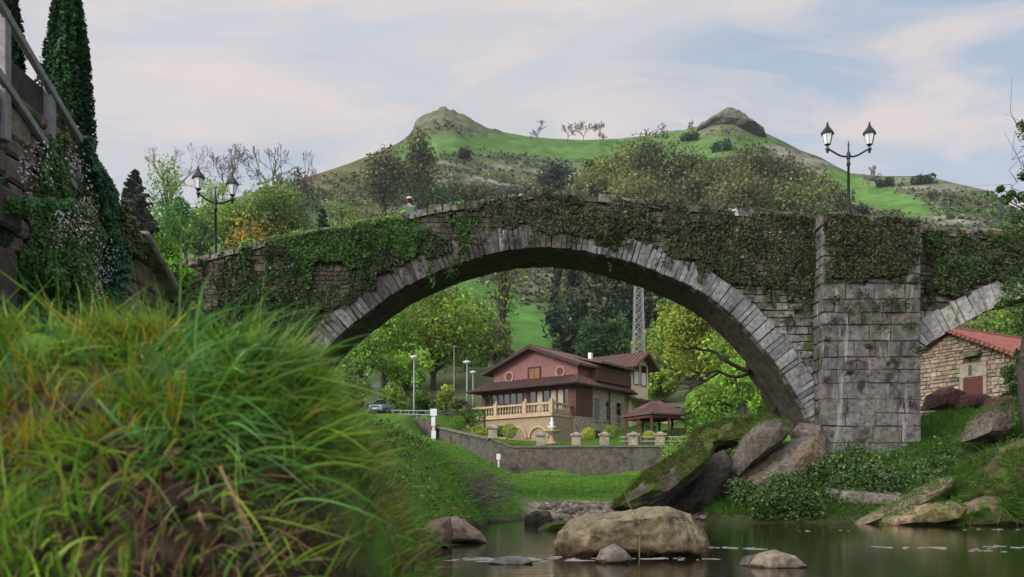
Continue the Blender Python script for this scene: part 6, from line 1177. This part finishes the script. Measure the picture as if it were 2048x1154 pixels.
# ================================================================ grass
def gnorm(x, y):
    e = .05; return nrm(np.stack([gz(x - e, y) - gz(x + e, y), gz(x, y - e) - gz(x, y + e), 2 * e + 0 * x], 1))
GR = [(.105, .23, .02, 3), (.16, .31, .03, 3), (.25, .36, .04, 3), (.06, .15, .018, 1)]
YEL_G = [(.36, .24, .02, 3), (.38, .27, .03, 2), (.28, .27, .025, 2)]
STRAW = [(.30, .20, .10, 3), (.22, .13, .06, 2), (.38, .29, .16, 1)]
def grass(n_, xr, yr, L0, W, seed, dens, colf, lean=(0, 0, 0), wild=.45, bend=.8, name='grass', label='', seg=4, lsd=.3, clump=0):
    rng = np.random.default_rng(seed); x = rng.uniform(*xr, n_); y = rng.uniform(*yr, n_); z = gz(x, y); ok = dens(x, y, z, rng) > rng.uniform(0, 1, n_); x, y, z = x[ok], y[ok], z[ok]; m_ = len(x)
    R = np.stack([x, y, z - .01], 1)
    if clump:
        cl = fbm(R, 9.0, 2, seed + 3); ok = sstep(.34, .56, cl) > rng.uniform(0, 1, m_); x, y, z, R, cl = x[ok], y[ok], z[ok], R[ok], cl[ok]; m_ = len(x); fl = np.stack([fbm(R, 6.0, 2, seed + 4 + q) - .5 for q in range(3)], 1) * 2 * clump; lean = np.array(lean) + fl
    N = gnorm(x, y); D = nrm(N * .5 + [0, 0, .6] + rng.normal(0, wild, (m_, 3)) + np.array(lean)); B = nrm(rng.normal(0, .6, (m_, 3)) + N * np.array([1.2, 1.2, 0]) + [0, 0, -.7] + np.array(lean) * .6) * bend * rng.uniform(.4, 1.2, (m_, 1))
    Lh = L0 * np.clip(rng.normal(1, lsd, m_), .35, 2.2)
    if clump: Lh = Lh * (.5 + .78 * sstep(.4, .7, cl))
    cc = colf(R, rng); me = blade_mesh(name, R, D, B, Lh, W * rng.uniform(.6, 1.4, m_), cc, rng, seg)
    return tag(link(me, name, M['grass'], None, (float(x.mean()), float(y.mean()), 0)), label, 'grass', None, 'stuff')
def col_near(R, rng):
    m_ = len(R); c = palette(m_, GR, rng); yl = palette(m_, YEL_G, rng); f = fbm(R, 2.6, 3, 61); k = sstep(-.35, -1.25, R[:, 0]) * .42 + .09
    pick = rng.uniform(0, 1, m_) < k * sstep(.38, .62, f + rng.normal(0, .08, m_)); c[pick] = yl[pick]; pick = rng.uniform(0, 1, m_) < .035 + .1 * sstep(1.0, .7, R[:, 2]); c[pick] = palette(int(pick.sum()), STRAW, rng); pick = rng.uniform(0, 1, m_) < .4 * sstep(.95, .75, R[:, 2]) * sstep(-1.2, -1.0, R[:, 0]); c[pick] = palette(int(pick.sum()), STRAW + [(.10, .07, .04, 2)], rng); return c
def d_top(x, y, z, rng):
    p = np.stack([x, y, z], 1); bare_ = sstep(1.02, .86, z + (fbm(p, 3.0, 3, 65) - .5) * .5) * sstep(-1.25, -1.0, x) * .82; soil = bare_ + (1 - bare_) * sstep(2.5, 2.2, y + (fbm(p, 2.0, 3, 63) - .5) * .9) * sstep(-1.15, -.92, x + (fbm(p, 3.1, 2, 64) - .5) * .4) * sstep(-.55, -.66, x); return (1 - .93 * soil) * (z > .02)
grass(120000, (-2.9, -.3), (1.25, 4.2), .074, .0058, 301, d_top, col_near, (.06, -.1, .25), .5, .75, label='green and yellowing grass on the near bank at the left', clump=1.1, lsd=.4)
grass(20000, (-1.9, -.3), (1.5, 3.2), .12, .0065, 302, lambda x, y, z, r: sstep(.42, .62, fbm(np.stack([x, y, z], 1), 2.2, 3, 66)) * d_top(x, y, z, r), lambda R, r: palette(len(R), GR + [(.05, .17, .05, 2)], r), (.14, -.12, .1), .5, 1.1, label='longer blades hanging over the near bank', seg=5, clump=1.0)
# the tall arching tuft
rng = np.random.default_rng(303)
def tuft(cx, cy, sx, sy, n_, L0, W, lean, cols, label, up=1.0, bend=1.0, seed=1):
    rng = np.random.default_rng(seed); x = cx + rng.normal(0, sx, n_); y = cy + rng.normal(0, sy, n_); R = np.stack([x, y, gz(x, y) - .02], 1); D = nrm(np.array([0, 0, up]) + np.array(lean) + rng.normal(0, .32, (n_, 3))); B = nrm(np.array([lean[0] * 1.2, lean[1], -1.0]) + rng.normal(0, .3, (n_, 3))) * bend * rng.uniform(.5, 1.15, (n_, 1))
    L_ = L0 * np.clip(rng.normal(1, .28, n_), .4, 1.6); tag(link(blade_mesh('grass_tuft' if sx < .11 else 'grass', R, D, B, L_, W * rng.uniform(.6, 1.4, n_), palette(n_, cols, rng), rng, 8), 'grass_tuft' if sx < .11 else 'grass', M['grass'], None, (cx, cy, float(gz(np.array([cx]), np.array([cy]))[0]))), label, 'grass tuft' if sx < .11 else 'grass', None, None if sx < .11 else 'stuff')
BLU = [(.075, .21, .03, 3), (.10, .26, .06, 2), (.06, .17, .02, 3), (.17, .31, .11, 1)]
tuft(-.93, 2.35, .10, .10, 260, .25, .0105, (.4, -.15, .1), BLU, 'tall blue green tuft of arching grass on top of the near bank', 1.0, 1.1, 304)
tuft(-.83, 2.35, .09, .10, 170, .24, .008, (.4, -.15, 0), BLU + GR, 'arching green tuft hanging over the right shoulder of the near bank', .8, 1.3, 305)
tuft(-.72, 2.35, .08, .14, 200, .15, .006, (.3, -.15, 0), GR, 'shorter green tuft low on the right side of the near bank', .8, 1.2, 306)
tuft(-.80, 2.45, .07, .08, 60, .36, .0085, (.45, -.1, .45), BLU, 'few long pale green blades reaching out to the right over the near bank', 1.0, .8, 313)
tuft(-1.05, 2.0, .06, .06, 60, .24, .010, (.25, -.3, 0), GR + [(.09, .22, .03, 2)], 'few broad green blades growing on the bare soil of the near bank', .9, .7, 307)
tuft(-.95, 1.85, .22, .08, 240, .15, .008, (.05, -.1, 0), GR, 'short green tufts at the foot of the bare soil', 1.0, .6, 308)
tuft(-1.75, 2.0, .15, .15, 230, .22, .010, (.15, -.2, 0), GR + [(.07, .19, .05, 2)], 'broad bladed green tuft at the lower left corner', 1.0, .8, 309)
tuft(-.70, 1.9, .12, .1, 110, .2, .004, (.25, -.1, -.1), STRAW + GR, 'dry straw coloured stems at the right foot of the near bank', .8, .8, 310)
tuft(-.85, 2.2, .25, .08, 130, .20, .004, (.15, -.45, -.35), STRAW, 'withered brown stems hanging over the bare soil', .35, .8, 311)
# clods and roots of the bare soil
rng = np.random.default_rng(312); n_ = 900; x = rng.uniform(-1.9, -.35, n_); y = rng.uniform(1.45, 2.35, n_); z = gz(x, y); s_ = rng.uniform(.006, .035, n_) * rng.uniform(.5, 1.2, n_)
sv = SV[None] * (1 + rng.normal(0, .22, (n_, len(SV), 1))) * s_[:, None, None] + np.stack([x, y, z], 1)[:, None]; o = link(mesh_np('soil_clods', sv.reshape(-1, 3), (SQ[None] + (np.arange(n_) * len(SV))[:, None, None]).reshape(-1, 3), np.repeat(palette(n_, [(.05, .035, .024, 3), (.08, .055, .04, 2), (.03, .022, .016, 2)], rng), len(SV), 0)), 'soil_clods', M['soil'], None, (-1, 2, .6)); tag(o, 'crumbling clods of brown soil on the face of the near bank', 'soil', None, 'stuff')
mb = MB()
for _ in range(240):
    x0, y0 = rng.uniform(-1.9, -.3), rng.uniform(1.5, 2.35); p = np.array([x0, y0, float(gz(np.array([x0]), np.array([y0]))[0]) + .015]); d = nrm(np.array([rng.normal(0, 1), rng.normal(-.2, .4), rng.normal(-.3, .6)])) * rng.uniform(.05, .18); mb.tube([p, p + d * .5 + rng.normal(0, .015, 3), p + d], [.0028, .0022, .001], 4, caps=False)
mb.tube([np.array([-.68, 1.98, .86]), np.array([-.63, 1.93, .79]), np.array([-.58, 1.9, .71])], [.0035, .003, .002], 5)
tag(mb.build('roots', pmat('dry_root', (.20, .12, .07), .9, 30, .4, .2), None, loc=(-1, 2, .6)), 'thin dry roots and stalks sticking out of the soil of the near bank', 'roots', None, 'stuff')
# left bank, meadow, right bank
far_ok = lambda x, y, z, r: (z > .12) * (1 - .9 * sstep(.7, .25, z) * (x > .2) * (x < 7)) * sstep(.30, .5, fbm(np.stack([x, y, z], 1), .8, 3, 71) + .1)
colm = lambda R, r: palette(len(R), [(.085, .21, .018, 3), (.12, .275, .026, 3), (.06, .15, .018, 1.5), (.18, .22, .045, .5)], r) * (.65 + .7 * fbm(R, .5, 3, 72)[:, None])
grass(44000, (-11, .2), (4.2, 30), .15, .011, 321, far_ok, colm, (.1, -.1, .1), .5, .9, label='rough grass on the left bank between the near bank and the bridge', seg=3)
grass(52000, (-9, 9), (19, 59.5), .17, .022, 322, far_ok, colm, (.05, -.1, .1), .5, .9, label='bright green meadow grass between the bridge and the garden wall', seg=2)
grass(16000, (-5, 12.5), (60.6, 70), .07, .02, 323, lambda x, y, z, r: 1 + 0 * x, colm, (0, 0, .2), .4, .5, label='mown lawn in front of the house', seg=2)
RB = [(.055, .14, .018, 3), (.085, .20, .026, 3), (.03, .075, .014, 1.5), (.13, .21, .035, 1)]
rbd = lambda x, y, z, r: (z > .2) * sstep(.36, .52, fbm(np.stack([x, y, z], 1), 1.0, 3, 73) + .06)
grass(90000, (5.2, 17), (21, 33), .20, .015, 324, rbd, lambda R, r: palette(len(R), RB, r) * (.6 + .8 * fbm(R, 1.1, 3, 74)[:, None]), (-.1, -.3, .1), .5, 1.0, label='rank grass on the right bank below the square pier', seg=3)
rng = np.random.default_rng(331)
def bankleaves(n_, xr, yr, lift, size, cols, label, thr, seed, name='bank_plants', zmax=9):
    rng = np.random.default_rng(seed); x = rng.uniform(*xr, n_ * 3); y = rng.uniform(*yr, n_ * 3); z = gz(x, y); p = np.stack([x, y, z], 1); d = fbm(p, 1.3, 3, seed); ok = (d > thr) & (z > .08) & (z < zmax + (d - .5) * 2.0); p, d = p[ok][:n_], d[ok][:n_]; C = p + np.stack([rng.normal(0, .05, len(p)), -rng.uniform(0, .25, len(p)), rng.uniform(0, 1, len(p)) ** 1.5 * lift * (1 + 3 * (d - thr))], 1)
    cc = palette(len(C), cols, rng) * (.55 + .9 * fbm(C, 1.6, 2, seed + 1)[:, None]); tag(link(leaf_mesh(name, C, size, cc, rng, nbias=np.tile([[0, -.6, 1]], (len(C), 1)), bias=.4), name, M['ivy'], None, C.mean(0)), label, 'plants', None, 'stuff')
bankleaves(16000, (6.2, 10.6), (22.3, 25.6), .5, .05, G_DK + [(.05, .12, .02, 3), (.11, .17, .035, 1.2), (.10, .08, .04, .6)], 'low leafy plants crowding the right bank above the water', .40, 332, zmax=1.4)
bankleaves(6000, (9.5, 16), (22.5, 27), .3, .05, G_DK + [(.045, .11, .02, 2), (.09, .12, .03, 1)], 'leafy undergrowth on the right bank beneath the stone house', .47, 333, zmax=1.9)
bankleaves(2200, (-3.5, -.6), (14, 22), .2, .035, G_DK + STRAW[:1] + [(.06, .12, .02, 2)], 'weeds and dead leaves on the left bank near the twigs', .45, 334)
# thin reed in front of the largest boulder
mb = MB(); mb.tube([np.array([xof(1278, 9.4), 9.4, -.1]), P(1279, 1100, 9.4), P(1281, 1050, 9.4), P(1272, 1030, 9.42), P(1258, 1010, 9.5), P(1250, 985, 9.55)], [.010, .009, .008, .007, .005, .003], 5)
tag(mb.build('reed', pmat('dry_reed', (.13, .11, .04), .8, 20, .3, .1), None, True, loc=(xof(1278, 9.4), 9.4, 0)), 'single thin bent reed standing in the water before the largest boulder', 'reed')

# grass and moss rooted on the mossy rocks
def on_rocks(names, n_, L0, W, cols, label, seed, zmin=.35, xr=None):
    rng = np.random.default_rng(seed); Ps = []; Ns = []
    for o in names:
        me = o.data; mw = np.array(o.location); me.calc_loop_triangles(); t = np.empty(len(me.loop_triangles) * 3, np.int32); me.loop_triangles.foreach_get('vertices', t); v = np.empty(len(me.vertices) * 3); me.vertices.foreach_get('co', v); v = v.reshape(-1, 3) + mw; t = t.reshape(-1, 3)
        a, b_, c = v[t[:, 0]], v[t[:, 1]], v[t[:, 2]]; cr = np.cross(b_ - a, c - a); ar = np.linalg.norm(cr, axis=1); k = rng.choice(len(t), n_ // len(names) * 3, p=ar / ar.sum()); u, w_ = rng.uniform(0, 1, len(k)), rng.uniform(0, 1, len(k)); f = u + w_ > 1; u[f], w_[f] = 1 - u[f], 1 - w_[f]
        p = a[k] + (b_ - a)[k] * u[:, None] + (c - a)[k] * w_[:, None]; N = nrm(cr[k]); ok = (N[:, 2] > zmin) & (fbm(p, 1.4, 3, seed) > .40); Ps.append(p[ok][:n_ // len(names)]); Ns.append(N[ok][:n_ // len(names)])
    R = np.concatenate(Ps); N = np.concatenate(Ns); m_ = len(R); D = nrm(N * .6 + [0, -.1, .4] + rng.normal(0, .5, (m_, 3))); B = nrm(rng.normal(0, .5, (m_, 3)) + N * .5 + [0, -.3, -.9]) * rng.uniform(.4, 1.3, (m_, 1)); cc = palette(m_, cols, rng) * (.6 + .8 * fbm(R, 1.5, 2, seed + 1)[:, None])
    tag(link(blade_mesh('grass', R, D, B, L0 * np.clip(rng.normal(1, .35, m_), .3, 2), W * rng.uniform(.6, 1.4, m_), cc, rng, 2), 'grass', M['grass'], None, R.mean(0)), label, 'grass', None, 'stuff')
rocks = {o['label']: o for o in COL.objects if o.get('category') == 'boulder'}
def rk(*keys): return [o for l_, o in rocks.items() if any(k in l_ for k in keys)]
on_rocks(rk('big grass grown rock mound', 'mossy brown rock at the water edge'), 16000, .17, .016, RB + [(.13, .17, .03, 2)], 'grass covering the rock mound at the right edge', 341, .1)
on_rocks(rk('long thin rock ledge', 'broad tan rock', 'dark grey rock on the bank', 'angular reddish'), 5000, .09, .014, RB, 'thin grass rooted on the rocks of the right bank', 343, .45)
on_rocks(rk('long mossy rock slab', 'mossy rounded boulder above'), 14000, .10, .016, [(.075, .10, .018, 3), (.11, .13, .025, 2), (.05, .06, .02, 2), (.04, .10, .015, 2)], 'moss and short grass on the leaning slab under the arch', 342, .3)
# ================================================================ air
mb = MB(); mb.box(-1700, -30, -7.5, 1700, 1100, 330); hz_ = mb.build('haze', None); m = bpy.data.materials.new('haze'); m.use_nodes = True; nt = m.node_tree; nt.nodes.remove(nt.nodes['Principled BSDF'])
pv = nt.nodes.new('ShaderNodeVolumePrincipled'); pv.inputs['Color'].default_value = (.86, .9, 1, 1); pv.inputs['Density'].default_value = .00011; pv.inputs['Anisotropy'].default_value = .2; nt.links.new(pv.outputs[0], nt.nodes['Material Output'].inputs['Volume']); hz_.data.materials.append(m); tag(hz_, 'thin pale haze in the air over the valley', 'haze', None, 'stuff')
